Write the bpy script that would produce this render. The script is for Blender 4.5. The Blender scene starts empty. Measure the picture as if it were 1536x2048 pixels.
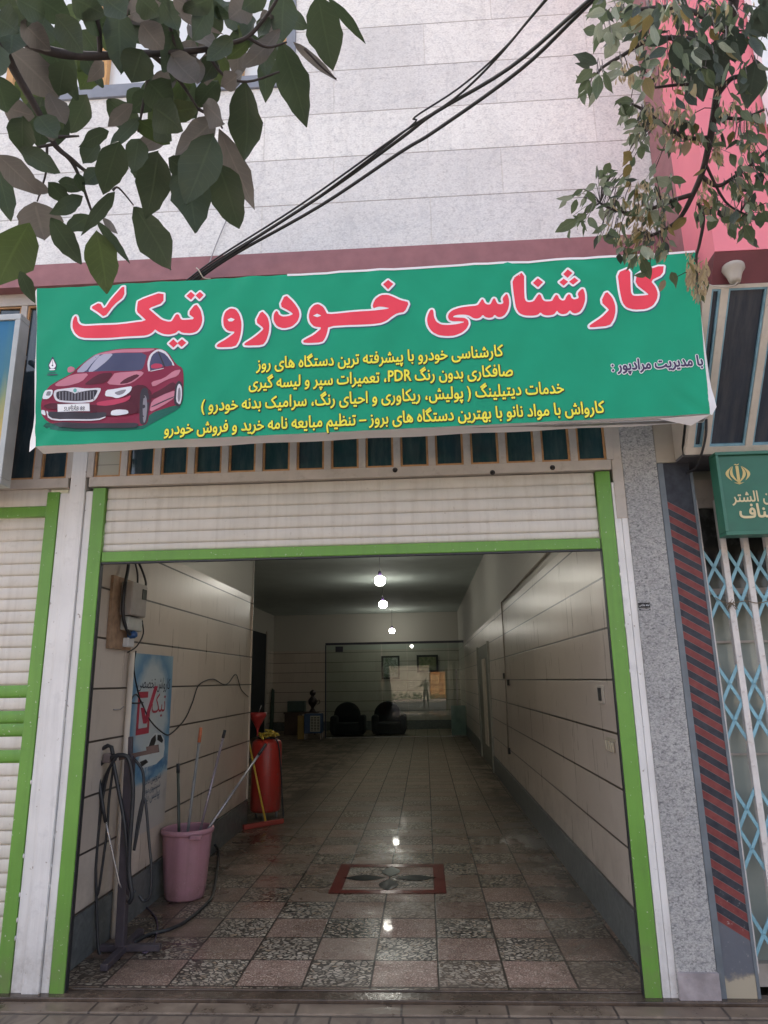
import bpy, bmesh, math, random, unicodedata
from mathutils import Vector, Matrix
from mathutils.geometry import delaunay_2d_cdt
from math import radians, sin, cos, pi

# ------------------------------------------------------------------ camera, sky, sun, exposure
SC = bpy.context.scene
COL = SC.collection
FPX = 1362.87                                   # focal length in pixels of the 1536 px wide photograph
PITCH, YAW, ROLL = radians(13.874), radians(3.115), radians(-1.0)
CAM = Vector((2.1977, -4.5122, 1.78))
fwd = Vector((-sin(YAW) * cos(PITCH), cos(YAW) * cos(PITCH), sin(PITCH)))
rgt = Vector((cos(YAW), sin(YAW), 0))
upv = rgt.cross(fwd)
RGT = cos(ROLL) * rgt + sin(ROLL) * upv
UPV = -sin(ROLL) * rgt + cos(ROLL) * upv
cam_data = bpy.data.cameras.new('camera')
cam = bpy.data.objects.new('camera', cam_data)
COL.objects.link(cam)
m = Matrix((RGT, UPV, -fwd)).transposed().to_4x4()
m.translation = CAM
cam.matrix_world = m
cam_data.sensor_fit = 'HORIZONTAL'
cam_data.sensor_width = 36
cam_data.lens = 36 * FPX / 1536
cam_data.clip_start = 0.01
cam_data.clip_end = 1000
SC.camera = cam

SUN_EL, SUN_AZ = radians(52), radians(-38)      # sun stands behind the building, a little to the left
world = bpy.data.worlds.new('World')
SC.world = world
world.use_nodes = True
nt = world.node_tree
bg = nt.nodes['Background']
sky = nt.nodes.new('ShaderNodeTexSky')
sky.sky_type = 'NISHITA'
sky.sun_disc = False
sky.sun_elevation = SUN_EL
sky.sun_rotation = SUN_AZ
sky.dust_density = 6.0
sky.air_density = 0.7
sky.ozone_density = 0.3
hs = nt.nodes.new('ShaderNodeHueSaturation')
hs.inputs['Saturation'].default_value = 0.6        # hazy town sky
nt.links.new(sky.outputs[0], hs.inputs['Color'])
nt.links.new(hs.outputs[0], bg.inputs[0])
bg.inputs[1].default_value = 0.15
sun_d = bpy.data.lights.new('sun', 'SUN')
sun_d.energy = 4.0
sun_d.angle = radians(0.5)
sun_d.color = (1.0, 0.95, 0.87)
sun = bpy.data.objects.new('sun', sun_d)
COL.objects.link(sun)
sdir = Vector((sin(SUN_AZ) * cos(SUN_EL), cos(SUN_AZ) * cos(SUN_EL), sin(SUN_EL)))
sun.rotation_euler = sdir.to_track_quat('Z', 'Y').to_euler()
sun.location = (0, 20, 30)
SC.view_settings.view_transform = 'Standard'
SC.view_settings.look = 'None'
SC.view_settings.gamma = 1
SC.view_settings.exposure = 2.08
SC.cycles.max_bounces = 8
SC.cycles.use_denoising = True


def at(px, py, ax, val):
    """the point in the street that pixel (px, py) of the 1536x2048 photograph shows on the plane ax = val"""
    d = RGT * ((px - 768) / FPX) - UPV * ((py - 1024) / FPX) + fwd
    i = 'xyz'.index(ax)
    return CAM + d * ((val - CAM[i]) / d[i])


def deep(px, py, dist):
    d = (RGT * ((px - 768) / FPX) - UPV * ((py - 1024) / FPX) + fwd)
    return CAM + d.normalized() * dist


# ------------------------------------------------------------------ mesh building helpers
class MB:
    def __init__(s):
        s.v, s.f, s.m, s.uv, s.smooth = [], [], [], [], []

    def add(s, vs, fs, mi=0, sm=False, uvs=None):
        b = len(s.v)
        s.v += [tuple(p) for p in vs]
        s.uv += uvs if uvs else [(0, 0)] * len(vs)
        for f in fs:
            s.f.append([b + i for i in f])
            s.m.append(mi)
            s.smooth.append(sm)
        return s

    def box(s, a, b, mi=0):
        x0, x1 = sorted((a[0], b[0])); y0, y1 = sorted((a[1], b[1])); z0, z1 = sorted((a[2], b[2]))
        vs = [(x0, y0, z0), (x1, y0, z0), (x1, y1, z0), (x0, y1, z0), (x0, y0, z1), (x1, y0, z1), (x1, y1, z1), (x0, y1, z1)]
        return s.add(vs, [(0, 3, 2, 1), (4, 5, 6, 7), (0, 1, 5, 4), (1, 2, 6, 5), (2, 3, 7, 6), (3, 0, 4, 7)], mi)

    def bar(s, p, q, w, t, up=(0, 0, 1), mi=0):
        """a box of section w x t running from p to q"""
        p, q = Vector(p), Vector(q)
        d = (q - p).normalized()
        u = Vector(up)
        if abs(d.dot(u.normalized())) > .98:
            u = Vector((0, 1, 0))
        a = d.cross(u).normalized() * (w / 2)
        c = a.cross(d).normalized() * (t / 2)
        vs = [p - a - c, p + a - c, p + a + c, p - a + c, q - a - c, q + a - c, q + a + c, q - a + c]
        return s.add(vs, [(0, 3, 2, 1), (4, 5, 6, 7), (0, 1, 5, 4), (1, 2, 6, 5), (2, 3, 7, 6), (3, 0, 4, 7)], mi)

    def quad(s, pts, mi=0, uvs=None):
        return s.add(pts, [tuple(range(len(pts)))], mi, False, uvs)

    def tube(s, pts, r, seg=8, mi=0, cap=True):
        pts = [Vector(p) for p in pts]
        n = len(pts)
        rs = r if isinstance(r, (list, tuple)) else [r] * n
        vs, fs = [], []
        prev = None
        for i, p in enumerate(pts):
            d = (pts[min(i + 1, n - 1)] - pts[max(i - 1, 0)]).normalized()
            if prev is None:
                a = d.cross(Vector((0, 0, 1)))
                if a.length < .1:
                    a = d.cross(Vector((1, 0, 0)))
            else:
                a = prev - d * prev.dot(d)
            a.normalize()
            prev = a
            c = d.cross(a)
            for k in range(seg):
                t = 2 * pi * k / seg
                vs.append(p + (a * cos(t) + c * sin(t)) * rs[i])
        for i in range(n - 1):
            for k in range(seg):
                k2 = (k + 1) % seg
                fs.append((i * seg + k, i * seg + k2, (i + 1) * seg + k2, (i + 1) * seg + k))
        if cap:
            fs.append(tuple(range(seg))[::-1])
            fs.append(tuple((n - 1) * seg + k for k in range(seg)))
        return s.add(vs, fs, mi, True)

    def lathe(s, prof, c, seg=24, mi=0, ax=(0, 0, 1), wave=0, nw=8):
        c = Vector(c); ax = Vector(ax).normalized()
        a = ax.cross(Vector((0, 1, 0)))
        if a.length < .1:
            a = ax.cross(Vector((1, 0, 0)))
        a.normalize(); b = ax.cross(a)
        vs, fs = [], []
        for (r, z) in prof:
            for k in range(seg):
                t = 2 * pi * k / seg
                rr = r * (1 + wave * sin(nw * t))
                vs.append(c + ax * z + (a * cos(t) + b * sin(t)) * rr)
        for i in range(len(prof) - 1):
            for k in range(seg):
                k2 = (k + 1) % seg
                fs.append((i * seg + k, i * seg + k2, (i + 1) * seg + k2, (i + 1) * seg + k))
        return s.add(vs, fs, mi, True)

    def build(s, name, mats, parent=None, bevel=0):
        me = bpy.data.meshes.new(name)
        me.from_pydata(s.v, [], s.f)
        if not isinstance(mats, (list, tuple)):
            mats = [mats]
        for q in mats:
            me.materials.append(q)
        me.polygons.foreach_set('material_index', s.m)
        me.polygons.foreach_set('use_smooth', s.smooth)
        ul = me.uv_layers.new(name='uv')
        for l in me.loops:
            ul.data[l.index].uv = s.uv[l.vertex_index]
        me.update()
        o = bpy.data.objects.new(name, me)
        COL.objects.link(o)
        if parent:
            o.parent = parent
            o.matrix_parent_inverse = Matrix.Translation(-parent.location)
        if bevel:
            b = o.modifiers.new('bevel', 'BEVEL')
            b.width = bevel; b.segments = 2; b.limit_method = 'ANGLE'
            b.harden_normals = False
        return o


def tag(o, label, cat, group=None):
    o['label'] = label; o['category'] = cat
    if group:
        o['group'] = group
    return o


def thing(name, label, cat, loc=(0, 0, 0), group=None):
    o = bpy.data.objects.new(name, None)
    o.empty_display_size = .1
    COL.objects.link(o)
    o.location = loc
    return tag(o, label, cat, group)


def struct(o):
    o['kind'] = 'structure'
    return o


def catmull(pts, n=6):
    pts = [Vector(p) for p in pts]
    out = []
    for i in range(len(pts) - 1):
        p0 = pts[max(i - 1, 0)]; p1 = pts[i]; p2 = pts[i + 1]; p3 = pts[min(i + 2, len(pts) - 1)]
        for k in range(n):
            t = k / n
            out.append(.5 * ((2 * p1) + (p2 - p0) * t + (2 * p0 - 5 * p1 + 4 * p2 - p3) * t * t + (3 * p1 - p0 - 3 * p2 + p3) * t ** 3))
    out.append(pts[-1])
    return out


# ------------------------------------------------------------------ materials
class NG:
    """small helper to write shader node graphs"""
    def __init__(s, name):
        s.mat = bpy.data.materials.new(name)
        s.mat.use_nodes = True
        s.t = s.mat.node_tree
        s.b = s.t.nodes['Principled BSDF']

    def n(s, typ, **kw):
        nd = s.t.nodes.new(typ)
        for k, v in kw.items():
            setattr(nd, k, v)
        return nd

    def l(s, a, b):
        s.t.links.new(a, b)

    def pos(s):
        return s.n('ShaderNodeNewGeometry').outputs['Position']

    def obj(s):
        return s.n('ShaderNodeTexCoord').outputs['Object']

    def uv(s):
        return s.n('ShaderNodeTexCoord').outputs['UV']

    def math(s, op, a, b=None, c=None, clamp=False):
        nd = s.n('ShaderNodeMath', operation=op, use_clamp=clamp)
        for i, x in enumerate((a, b, c)):
            if x is None:
                continue
            if isinstance(x, (int, float)):
                nd.inputs[i].default_value = x
            else:
                s.l(x, nd.inputs[i])
        return nd.outputs[0]

    def sep(s, v):
        nd = s.n('ShaderNodeSeparateXYZ'); s.l(v, nd.inputs[0])
        return nd.outputs

    def comb(s, x=0, y=0, z=0):
        nd = s.n('ShaderNodeCombineXYZ')
        for i, q in enumerate((x, y, z)):
            if isinstance(q, (int, float)):
                nd.inputs[i].default_value = q
            else:
                s.l(q, nd.inputs[i])
        return nd.outputs[0]

    def vscale(s, v, sc):
        nd = s.n('ShaderNodeVectorMath', operation='MULTIPLY')
        s.l(v, nd.inputs[0]); nd.inputs[1].default_value = sc
        return nd.outputs[0]

    def noise(s, v, scale, detail=4, rough=.55, dist=0):
        nd = s.n('ShaderNodeTexNoise')
        s.l(v, nd.inputs['Vector'])
        nd.inputs['Scale'].default_value = scale; nd.inputs['Detail'].default_value = detail
        nd.inputs['Roughness'].default_value = rough; nd.inputs['Distortion'].default_value = dist
        return nd.outputs['Fac']

    def vor(s, v, scale, feat='F1', rnd=1):
        nd = s.n('ShaderNodeTexVoronoi', feature=feat)
        s.l(v, nd.inputs['Vector']); nd.inputs['Scale'].default_value = scale
        nd.inputs['Randomness'].default_value = rnd
        return nd

    def ramp(s, f, stops):
        nd = s.n('ShaderNodeValToRGB')
        e = nd.color_ramp.elements
        while len(e) > 1:
            e.remove(e[-1])
        for i, (p, c) in enumerate(stops):
            q = e[0] if i == 0 else e.new(p)
            q.position = p
            q.color = (*c, 1) if len(c) == 3 else c
        s.l(f, nd.inputs[0])
        return nd.outputs[0]

    def step(s, f, lo, hi):
        nd = s.n('ShaderNodeMapRange', clamp=True)
        s.l(f, nd.inputs[0])
        nd.inputs[1].default_value = lo; nd.inputs[2].default_value = hi
        return nd.outputs[0]

    def mix(s, f, a, b, bl='MIX'):
        nd = s.n('ShaderNodeMix', data_type='RGBA', blend_type=bl)
        for sock, x in ((nd.inputs[0], f), (nd.inputs[6], a), (nd.inputs[7], b)):
            if isinstance(x, (int, float)):
                sock.default_value = x
            elif isinstance(x, (tuple, list)):
                sock.default_value = (*x, 1) if len(x) == 3 else x
            else:
                s.l(x, sock)
        return nd.outputs[2]

    def col(s, c):
        if isinstance(c, (tuple, list)):
            s.b.inputs['Base Color'].default_value = (*c, 1)
        else:
            s.l(c, s.b.inputs['Base Color'])

    def rough(s, r):
        if isinstance(r, (int, float)):
            s.b.inputs['Roughness'].default_value = r
        else:
            s.l(r, s.b.inputs['Roughness'])

    def bump(s, h, dist=.002, st=1):
        nd = s.n('ShaderNodeBump')
        nd.inputs['Strength'].default_value = st; nd.inputs['Distance'].default_value = dist
        s.l(h, nd.inputs['Height']); s.l(nd.outputs[0], s.b.inputs['Normal'])


def mul(c, k):
    return tuple(min(1, q * k) for q in c)


def M(name, c, rough=.6, var=.12, scale=6, bump=0, bscale=80, metal=0, spec=.5, dirt=0, dirtc=(.12, .09, .07)):
    g = NG(name)
    p = g.pos()
    n1 = g.noise(p, scale, 5)
    base = g.ramp(n1, [(.3, mul(c, 1 - var)), (.7, mul(c, 1 + var))])
    if dirt:
        n2 = g.step(g.noise(p, scale * 2.3, 6, .7), .55, .75)
        base = g.mix(g.math('MULTIPLY', n2, dirt), base, dirtc)
    g.col(base)
    g.rough(g.math('ADD', g.math('MULTIPLY', g.noise(p, scale * 3, 3), .2), rough - .1, clamp=True))
    g.b.inputs['Metallic'].default_value = metal
    g.b.inputs['Specular IOR Level'].default_value = spec
    if bump:
        g.bump(g.noise(p, bscale, 3), bump)
    return g.mat


def worn(name, c, rough=.42, streak=.3, streakc=(.3, .26, .22), chip=.5, chipc=(.3, .28, .26), chips=38, thr=.70):
    """painted metal with run marks, grime and small chips"""
    g = NG(name)
    p = g.pos()
    x, y, z = g.sep(p)
    base = g.ramp(g.noise(p, 3.5, 5), [(.3, mul(c, .9)), (.7, mul(c, 1.08))])
    al = g.math('ADD', x, y)
    run = g.noise(g.comb(g.math('MULTIPLY', al, 22), g.math('MULTIPLY', z, 1.1), 0), 1, 5, .65)
    base = g.mix(g.math('MULTIPLY', g.step(run, .48, .75), streak), base, streakc)
    blot = g.noise(p, 7, 6, .7)
    base = g.mix(g.math('MULTIPLY', g.step(blot, .56, .72), streak * .8), base, mul(streakc, .8))
    low = g.math('MULTIPLY', g.math('SUBTRACT', 1, g.step(z, .0, .55)), g.step(blot, .35, .6))
    base = g.mix(g.math('MULTIPLY', low, .45), base, (.16, .12, .09))
    ch = g.step(g.noise(p, chips, 3, .6), thr, thr + .02)
    base = g.mix(g.math('MULTIPLY', ch, chip), base, chipc)
    g.col(base)
    g.rough(g.math('ADD', rough - .1, g.math('MULTIPLY', blot, .25)))
    g.bump(g.math('ADD', g.noise(p, 9, 3), g.math('MULTIPLY', ch, -.6)), .0016, .4)
    return g.mat


def plain(name, c, rough=.5, metal=0, spec=.5):
    g = NG(name); g.col(c); g.rough(rough)
    g.b.inputs['Metallic'].default_value = metal
    g.b.inputs['Specular IOR Level'].default_value = spec
    return g.mat


def speckle_stone(name, c_lo, c_hi, courses=False, grain=110, bump=.004, z0=4.875):
    g = NG(name)
    p = g.pos()
    x, y, z = g.sep(p)
    v = g.comb(x, z, 0)
    st = g.vscale(p, (1, 1, 1.5))
    n1 = g.noise(st, grain, 3, .7)
    n2 = g.noise(st, grain * .35, 3, .6)
    big = g.noise(p, 1.3, 4)
    c = g.mix(g.step(n1, .38, .62), c_lo, c_hi)
    c = g.mix(g.math('MULTIPLY', g.step(n2, .3, .55), .5), c, mul(c_hi, 1.1))
    c = g.mix(g.math('MULTIPLY', g.step(big, .45, .7), .22), c, mul(c_lo, .9))
    h = n1
    if courses:
        bk = g.n('ShaderNodeTexBrick')
        sh = g.n('ShaderNodeVectorMath', operation='SUBTRACT')
        g.l(v, sh.inputs[0]); sh.inputs[1].default_value = (.35, z0, 0)
        g.l(sh.outputs[0], bk.inputs['Vector'])
        for k, q in (('Scale', 1), ('Mortar Size', .0035), ('Mortar Smooth', .2), ('Bias', 0), ('Brick Width', 1.27), ('Row Height', .4065)):
            bk.inputs[k].default_value = q
        bk.offset = .43; bk.offset_frequency = 2
        bk.inputs['Color1'].default_value = (.84, .84, .86, 1)
        bk.inputs['Color2'].default_value = (1, 1, 1, 1)
        bk.inputs['Mortar'].default_value = (1, 1, 1, 1)
        c = g.mix(1, c, bk.outputs['Color'], 'MULTIPLY')
        fz_ = g.math('FRACT', g.math('DIVIDE', g.math('SUBTRACT', z, z0), .4065))
        hl = g.math('SUBTRACT', 1, g.step(g.math('MULTIPLY', g.math('MINIMUM', fz_, g.math('SUBTRACT', 1, fz_)), .4065), .002, .0045))
        jf = g.math('MAXIMUM', g.math('MULTIPLY', hl, g.math('ADD', .55, g.math('MULTIPLY', g.noise(p, 2, 3), .5))), g.math('MULTIPLY', bk.outputs['Fac'], .28))
        run = g.noise(g.comb(g.math('MULTIPLY', x, 9), g.math('MULTIPLY', z, .7), 0), 1, 5, .65)
        c = g.mix(g.math('MULTIPLY', g.step(run, .5, .75), .22), c, (.44, .42, .41))
        c = g.mix(jf, c, (.25, .20, .18))
        vein = g.step(g.math('ABSOLUTE', g.math('SUBTRACT', g.noise(p, 1.7, 6, .6, .8), .5)), .0, .02)
        c = g.mix(g.math('MULTIPLY', g.math('SUBTRACT', 1, vein), .16), c, (.3, .31, .36))
        h = g.math('SUBTRACT', n1, g.math('MULTIPLY', bk.outputs['Fac'], 3))
    g.col(c); g.rough(.7); g.bump(h, bump, .8)
    return g.mat


MT = {}
MT['stone'] = speckle_stone('pale_granite', (.60, .585, .585), (.92, .90, .875), True, 55, .006)
MT['granite'] = speckle_stone('grey_granite', (.075, .075, .085), (.43, .42, .41), False, 84, .005)
MT['redstone'] = M('red_stone_band', (.30, .125, .135), .55, .12, 9, .001, 150)
MT['bluestone'] = M('blue_grey_stone', (.22, .24, .29), .5, .12, 7)
MT['white'] = worn('worn_white_paint', (.70, .68, .67), .5, .4, (.42, .40, .40), .8, (.30, .24, .20), 30, .69)
MT['cream'] = worn('cream_shutter_paint', (.60, .56, .51), .42, .34, (.34, .29, .24), .5, (.3, .26, .22), 34, .70)
MT['green'] = worn('green_gloss_paint', (.125, .295, .042), .38, .3, (.07, .15, .03), .7, (.5, .5, .42), 44, .68)
MT['frame'] = M('taupe_frame_paint', (.46, .41, .37), .5, .1, 6, 0, 60, dirt=.4, dirtc=(.22, .16, .12))
MT['seal'] = M('rust_orange_putty', (.42, .22, .09), .6, .25, 20)
MT['dark'] = plain('near_black', (.012, .012, .014), .6)
MT['rubber'] = M('black_rubber', (.02, .021, .025), .45, .2, 20)
MT['steel'] = M('dull_steel', (.32, .31, .31), .45, .2, 15, 0, 60, .6, dirt=.4, dirtc=(.16, .08, .05))
MT['pink'] = M('pink_paint', (.78, .215, .265), .6, .05, 2.5, .0006, 60)
MT['maroon'] = M('shaded_maroon_paint', (.155, .04, .05), .5, .15, 5)  # dark red; the shade of the downward face is also in the colour
MT['gate'] = M('chalky_white_metal', (.66, .62, .60), .5, .1, 9, 0, 60, dirt=.5, dirtc=(.30, .17, .11))
MT['lattice'] = M('light_blue_metal', (.22, .43, .52), .5, .15, 12, 0, 60, dirt=.5, dirtc=(.2, .2, .2))
MT['plaster'] = M('grey_plaster', (.42, .42, .36), .8, .1, 2, .001, 40)
MT['ceilpaint'] = M('ceiling_paint', (.46, .52, .49), .8, .08, 1.5)
MT['wood'] = M('worn_wood_board', (.30, .19, .12), .7, .3, 14)
MT['bark'] = M('bark', (.09, .07, .055), .9, .35, 30, .006, 60)
MT['twig'] = M('dark_twig', (.045, .036, .035), .8, .3, 40)


def glass_dark(name, c, rough=.04, spec=.5, ior=1.6):
    g = NG(name)
    p = g.pos()
    base = g.ramp(g.noise(p, 3, 3), [(.3, mul(c, .8)), (.7, mul(c, 1.25))])
    x, y, z = g.sep(p)
    dust = g.noise(g.comb(g.math('MULTIPLY', x, 16), g.math('MULTIPLY', z, 2.5), 0), 1, 6, .7)
    g.col(g.mix(g.math('MULTIPLY', g.step(dust, .42, .75), .22), base, (.22, .21, .19)))
    g.rough(rough)
    g.b.inputs['IOR'].default_value = ior
    g.b.inputs['Specular IOR Level'].default_value = spec
    return g.mat


MT['tglass'] = glass_dark('dark_teal_glass', (.022, .042, .054), .05, .5, 1.75)
MT['bglass'] = glass_dark('dark_blue_glass', (.016, .026, .042), .08, .5, 1.7)


def tile_wall():
    """large beige wall tiles with dark level joints every 0.36 m above a dark marble skirting"""
    g = NG('beige_wall_tile')
    p = g.pos()
    x, y, z = g.sep(p)
    fr = g.math('FRACT', g.math('DIVIDE', g.math('SUBTRACT', z, .312), .361))
    d = g.math('MULTIPLY', g.math('MINIMUM', fr, g.math('SUBTRACT', 1, fr)), .361)
    line = g.math('SUBTRACT', 1, g.step(d, .0062, .0085))
    along = g.math('ADD', x, y)
    fv = g.math('FRACT', g.math('DIVIDE', along, .62))
    vl = g.math('SUBTRACT', 1, g.step(g.math('MULTIPLY', g.math('MINIMUM', fv, g.math('SUBTRACT', 1, fv)), .62), .0008, .0018))
    streak = g.noise(g.comb(g.math('MULTIPLY', along, 16), g.math('MULTIPLY', z, 1.2), 0), 1.0, 3)
    c = g.ramp(streak, [(.3, (.53, .46, .40)), (.7, (.56, .485, .42))])
    wn = g.n('ShaderNodeTexWhiteNoise', noise_dimensions='2D'); g.l(g.comb(g.math('FLOOR', g.math('DIVIDE', along, .62)), g.math('FLOOR', g.math('DIVIDE', g.math('SUBTRACT', z, .312), .361)), 0), wn.inputs['Vector'])
    c = g.mix(1, c, g.ramp(g.sep(wn.outputs['Color'])[0], [(0, (.90, .89, .88)), (1, (1, 1, 1))]), 'MULTIPLY')
    scf = g.step(g.noise(p, 3.2, 7, .7, .5), .56, .72)
    c = g.mix(g.math('MULTIPLY', scf, .22), c, (.27, .22, .18))
    splash = g.math('MULTIPLY', g.math('SUBTRACT', 1, g.step(z, .3, .9)), g.step(g.noise(p, 5, 5, .7), .4, .65))
    c = g.mix(g.math('MULTIPLY', splash, .4), c, (.2, .155, .12))
    c = g.mix(g.math('MULTIPLY', vl, .05), c, (.33, .28, .25))
    c = g.mix(line, c, (.05, .038, .03))
    top = g.step(z, 2.925, 2.93)
    c = g.mix(top, c, (.50, .48, .43))
    g.col(c)
    r = g.math('ADD', .24, g.math('MULTIPLY', streak, .10))
    g.rough(g.math('ADD', r, g.math('MULTIPLY', top, .4)))
    g.bump(g.math('SUBTRACT', g.math('MULTIPLY', streak, .02), line), .002, .5)
    return g.mat


MT['tile'] = tile_wall()


def skirt_mat():
    g = NG('dark_marble_skirting')
    p = g.pos()
    n = g.noise(p, 9, 8, .7, 1.2)
    g.col(g.ramp(n, [(.3, (.06, .068, .07)), (.55, (.12, .13, .13)), (.8, (.22, .23, .225))]))
    g.rough(.35)
    return g.mat


MT['skirt'] = skirt_mat()


def floor_mat():
    g = NG('wet_pebble_tile_floor')
    p = g.pos()
    x, y, z = g.sep(p)
    u = g.math('DIVIDE', g.math('SUBTRACT', x, 1.813), .411)
    v = g.math('DIVIDE', g.math('SUBTRACT', y, .111), .403)
    fu, fv = g.math('FRACT', u), g.math('FRACT', v)
    cu, cv = g.math('FLOOR', u), g.math('FLOOR', v)
    chk = g.math('GREATER_THAN', g.math('ABSOLUTE', g.math('MODULO', g.math('ADD', cu, cv), 2)), .5)
    wn = g.n('ShaderNodeTexWhiteNoise', noise_dimensions='2D'); g.l(g.comb(cu, cv, 0), wn.inputs['Vector'])
    rnd = g.sep(wn.outputs['Color'])
    def edge(f):
        return g.math('MINIMUM', f, g.math('SUBTRACT', 1, f))
    jn = g.math('MULTIPLY', g.math('SUBTRACT', g.noise(p, 7, 3), .5), .012)
    joint = g.math('SUBTRACT', 1, g.step(g.math('ADD', g.math('MINIMUM', edge(fu), edge(fv)), jn), .010, .022))
    # coarse mosaic of light slivers in dark cement, turned differently in every tile
    wob = g.math('MULTIPLY', g.noise(p, 16, 2), .05)
    sk = g.math('MULTIPLY', g.math('SUBTRACT', rnd[0], .5), .9)
    pv = g.comb(g.math('ADD', g.math('MULTIPLY', g.math('ADD', x, wob), 25), g.math('MULTIPLY', rnd[1], 50)), g.math('MULTIPLY', g.math('ADD', g.math('ADD', y, wob), g.math('MULTIPLY', x, sk)), 42), 0)
    ve = g.vor(pv, 1, 'DISTANCE_TO_EDGE').outputs['Distance']
    cellv = g.sep(g.vor(pv, 1).outputs['Color'])
    peb = g.step(ve, g.math('MULTIPLY', cellv[1], .16) if 0 else .08, .17)
    pebc = g.ramp(cellv[0], [(0, (.44, .38, .30)), (.25, (.66, .59, .49)), (.7, (.76, .70, .59)), (1, (.56, .42, .30))])
    coarse = g.mix(g.math('MULTIPLY', peb, g.step(cellv[1], .02, .14)), (.055, .047, .042), pebc)
    # fine pink brown terrazzo
    pf = g.comb(g.math('MULTIPLY', x, 58), g.math('MULTIPLY', y, 84), 0)
    fe = g.step(g.vor(pf, 1, 'DISTANCE_TO_EDGE').outputs['Distance'], .04, .2)
    fcol = g.sep(g.vor(pf, 1).outputs['Color'])[0]
    fine = g.mix(fe, (.22, .145, .115), g.ramp(fcol, [(0, (.42, .285, .24)), (.7, (.60, .44, .37)), (1, (.76, .65, .55))]))
    c = g.mix(chk, fine, coarse)
    # tiles differ in tone, some are worn plain
    c = g.mix(1, c, g.ramp(rnd[2], [(0, (.72, .68, .64)), (1, (1, .97, .93))]), 'MULTIPLY')
    c = g.mix(g.math('MULTIPLY', g.step(rnd[1], .72, .8), .5), c, (.26, .195, .145))
    tone = g.noise(p, .9, 4)
    c = g.mix(g.math('MULTIPLY', g.step(tone, .4, .75), .22), c, (.21, .155, .11))
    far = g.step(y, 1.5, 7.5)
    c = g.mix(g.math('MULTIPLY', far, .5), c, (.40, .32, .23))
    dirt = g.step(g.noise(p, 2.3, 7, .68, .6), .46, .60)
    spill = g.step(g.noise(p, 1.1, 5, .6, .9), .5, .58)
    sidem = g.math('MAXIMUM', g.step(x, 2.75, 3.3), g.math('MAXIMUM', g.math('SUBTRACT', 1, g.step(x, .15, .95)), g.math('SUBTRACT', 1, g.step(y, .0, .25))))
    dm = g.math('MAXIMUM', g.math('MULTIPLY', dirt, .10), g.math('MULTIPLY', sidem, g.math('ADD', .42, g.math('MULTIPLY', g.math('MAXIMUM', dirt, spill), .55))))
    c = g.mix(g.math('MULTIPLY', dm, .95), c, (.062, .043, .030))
    c = g.mix(joint, c, (.035, .025, .02))
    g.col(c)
    wet = g.math('MAXIMUM', g.step(g.noise(p, 1.4, 4, .6), .36, .6), g.math('MULTIPLY', sidem, spill))
    wet = g.math('MULTIPLY', wet, g.math('SUBTRACT', 1, g.step(y, 3.5, 8)))
    g.rough(g.math('SUBTRACT', .58, g.math('MULTIPLY', wet, .42)))
    g.b.inputs['Specular IOR Level'].default_value = .35
    h = g.math('ADD', g.math('MULTIPLY', g.mix(chk, fe, peb), .4), g.math('MULTIPLY', g.noise(p, 3, 2), 1.5))
    h = g.math('SUBTRACT', h, joint)
    g.bump(h, .0016, .4)
    g.l(g.math('MULTIPLY', wet, .35), g.b.inputs['Coat Weight'])
    g.b.inputs['Coat Roughness'].default_value = .04
    return g.mat


MT['floor'] = floor_mat()


def paving_mat():
    g = NG('worn_pavement_tiles')
    p = g.pos()
    x, y, z = g.sep(p)
    u = g.math('DIVIDE', g.math('SUBTRACT', x, 1.22), .40)
    v = g.math('DIVIDE', g.math('ADD', y, .215), .40)
    fu, fv = g.math('FRACT', u), g.math('FRACT', v)
    cu, cv = g.math('SUBTRACT', fu, .5), g.math('SUBTRACT', fv, .5)
    edge = g.math('MAXIMUM', g.math('ABSOLUTE', cu), g.math('ABSOLUTE', cv))
    joint = g.step(edge, .478, .49)
    ang = g.math('ARCTAN2', cv, cu)
    rad = g.math('SQRT', g.math('ADD', g.math('MULTIPLY', cu, cu), g.math('MULTIPLY', cv, cv)))
    petal = g.math('ADD', .33, g.math('MULTIPLY', .17, g.math('COSINE', g.math('MULTIPLY', ang, 4))))
    star = g.math('SUBTRACT', 1, g.step(g.math('SUBTRACT', rad, petal), -.01, .015))
    wedge = g.step(g.math('SINE', g.math('MULTIPLY', ang, 16)), -.15, .15)
    c = g.mix(star, (.17, .13, .10), (.10, .078, .065))
    c = g.mix(g.math('MULTIPLY', wedge, .45), c, (.22, .18, .14))
    n = g.noise(p, 5, 6, .65)
    c = g.mix(g.math('MULTIPLY', g.step(n, .4, .65), .6), c, (.13, .095, .075))
    c = g.mix(joint, c, (.05, .04, .035))
    g.col(c)
    g.rough(g.math('ADD', .3, g.math('MULTIPLY', g.noise(p, 3, 3), .5)))
    g.bump(g.math('SUBTRACT', g.math('MULTIPLY', n, .6), joint), .002, .6)
    return g.mat


MT['paving'] = paving_mat()


def kerbstone_mat():
    g = NG('beige_edge_slabs')
    p = g.pos()
    x, y, z = g.sep(p)
    fu = g.math('FRACT', g.math('DIVIDE', g.math('SUBTRACT', x, .83), .59))
    joint = g.step(g.math('ABSOLUTE', g.math('SUBTRACT', fu, .5)), .485, .492)
    n = g.noise(p, 4, 6, .7)
    c = g.ramp(n, [(.3, (.045, .033, .025)), (.46, (.13, .095, .07)), (.7, (.24, .185, .14))])
    c = g.mix(joint, c, (.04, .03, .025))
    g.col(c); g.rough(g.ramp(n, [(.35, (.15,) * 3), (.6, (.55,) * 3)])); g.bump(n, .004, .6)
    return g.mat


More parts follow.
